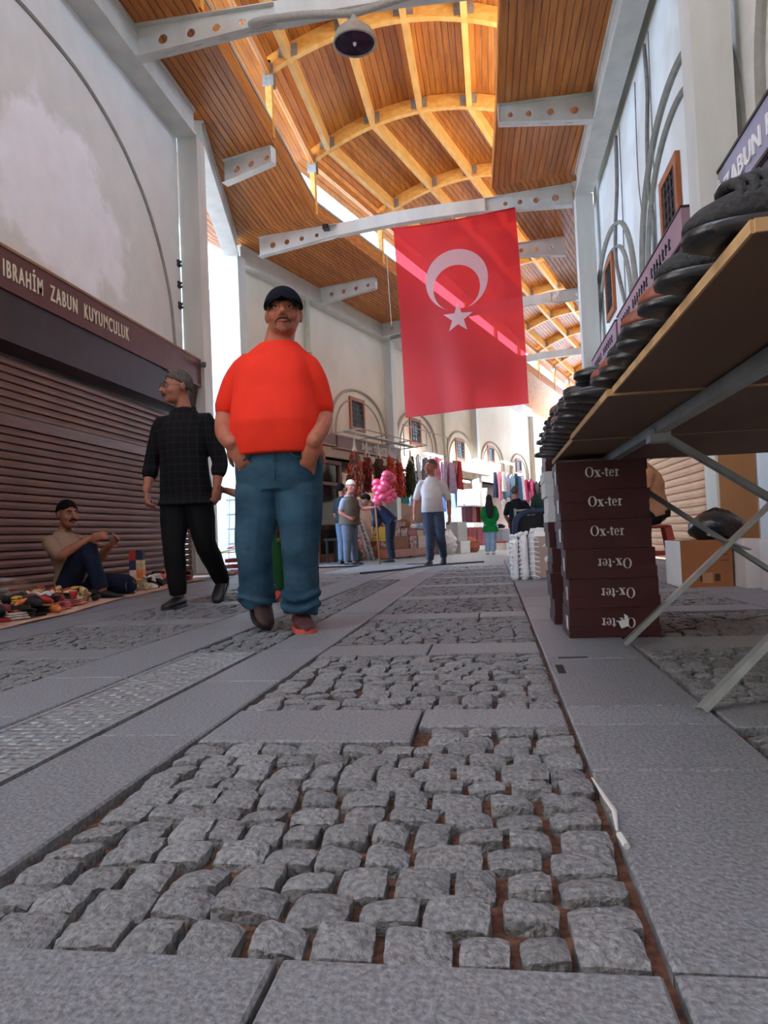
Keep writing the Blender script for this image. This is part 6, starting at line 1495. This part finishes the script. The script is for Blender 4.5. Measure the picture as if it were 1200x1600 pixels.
# --- woman in green, seen from behind
t, M, sh = figure('woman in a long green tunic with a long black scarf, seen from behind', (-.10,20.5,fz(20.5)),
    dict(neck=(0,0,1.36), head=(0,0,1.40), shL=(-.155,0,1.30), shR=(.155,0,1.30), elL=(-.20,.02,1.04), elR=(.20,.02,1.04), wrL=(-.15,-.16,.92), wrR=(.15,-.16,.92), hipL=(-.085,0,.82), hipR=(.085,0,.82), knL=(-.07,-.02,.45), knR=(.09,-.02,.45), anL=(-.05,.03,.08), anR=(.10,.0,.08), heelL=(-.05,.08,0), toeL=(-.06,-.14,0), heelR=(.10,.06,0), toeR=(.11,-.16,0)),
    cloth('green_tunic', (20,126,58), 6, .4), cloth('light_jeans', (150,172,190), 6, .4), mat('white_trainer', lin(210,210,206), .6, noise=.05), SK4, rotz=rad(180), vox=.014, sleeve=.95, fat=.98, long_shirt=.20, legr=1.15, sleeve_wide=.022)
b = MB(); b.ell(M @ Vector((0,.02,.135)), (.092,.110,.115)); b.tube([(0,.08,1.50),(0,.125,1.36),(0,.145,1.2),(0,.14,1.06)], [.085,.115,.105,.085], 12, flat=.5, round_ends=True); bake(b, 'head_scarf', mat('black_scarf', (.010,.010,.012), .8, noise=.2, bump=.3, bscale=12), t, .014, 2)
# --- man in black T-shirt and man in dark green, near the clothes stall
figure('man in a black T-shirt seen from behind, left of the shoe boxes', (.52,16.5,fz(16.5)),
    dict(neck=(.02,0,1.27), head=(.02,0,1.31), shL=(-.19,0,1.19), shR=(.19,0,1.19), elL=(-.30,-.02,.95), elR=(.26,.0,.92), wrL=(-.25,-.10,.74), wrR=(.22,-.12,.74), hipL=(-.09,0,.76), hipR=(.09,0,.76), knL=(-.09,-.03,.42), knR=(.09,.03,.42), anL=(-.09,0,.08), anR=(.09,.05,.08), heelL=(-.09,.06,0), toeL=(-.10,-.18,0), heelR=(.09,.10,0), toeR=(.10,-.14,0)),
    cloth('black_tshirt', (16,15,18), 6, .3), cloth('black_jeans', (24,24,30), 6, .3), BLACK, SK1, rotz=rad(165), vox=.013, hair=mat('brown_hair', (.05,.03,.02), .7, noise=.3, nscale=60), fat=1.08, armr=1.05)
figure('person in a dark green T-shirt partly behind the shoe boxes', (1.12,16.9,fz(16.9)),
    dict(neck=(0,0,1.42), head=(0,0,1.46), shL=(-.18,0,1.36), shR=(.18,0,1.36), elL=(-.24,0,1.08), elR=(.24,0,1.08), wrL=(-.24,-.06,.84), wrR=(.24,-.06,.84), hipL=(-.09,0,.84), hipR=(.09,0,.84), knL=(-.09,-.03,.45), knR=(.09,.0,.45), anL=(-.09,0,.08), anR=(.09,0,.08), heelL=(-.09,.06,0), toeL=(-.10,-.18,0), heelR=(.09,.06,0), toeR=(.10,-.18,0)),
    cloth('dark_green_tshirt', (44,60,52), 6, .3), cloth('dark_trousers', (30,30,38), 6, .3), BLACK, SK2, rotz=rad(180), vox=.014, hair=HAIRB, fat=1.1)
# --- person in tan on the red stool
figure('person in a tan jacket sitting bent on the red stool behind the shoe boxes', (1.72,8.25,fz(8.25)),
    dict(neck=(-.13,-.02,1.10), head=(-.17,-.03,1.10), shL=(-.09,-.19,1.03), shR=(-.05,.18,1.04), elL=(-.16,-.22,.80), elR=(-.16,.22,.80), wrL=(-.36,-.12,.72), wrR=(-.36,.12,.72), hipL=(.02,-.10,.56), hipR=(.02,.10,.56), knL=(-.42,-.12,.50), knR=(-.42,.12,.50), anL=(-.40,-.12,.08), anR=(-.40,.12,.08), heelL=(-.35,-.12,0), toeL=(-.58,-.14,0), heelR=(-.35,.12,0), toeR=(-.58,.14,0)),
    cloth('tan_jacket', (172,126,96), 7, .4), cloth('black_work_trousers', (20,20,24), 6, .3), BLACK, SK3, vox=.012, hair=HAIRB, yaw=rad(-90), pitch=rad(20), sleeve=.95, fat=1.12, belly=-.02, hdL=(-1,0,-.2), hdR=(-1,0,-.2))
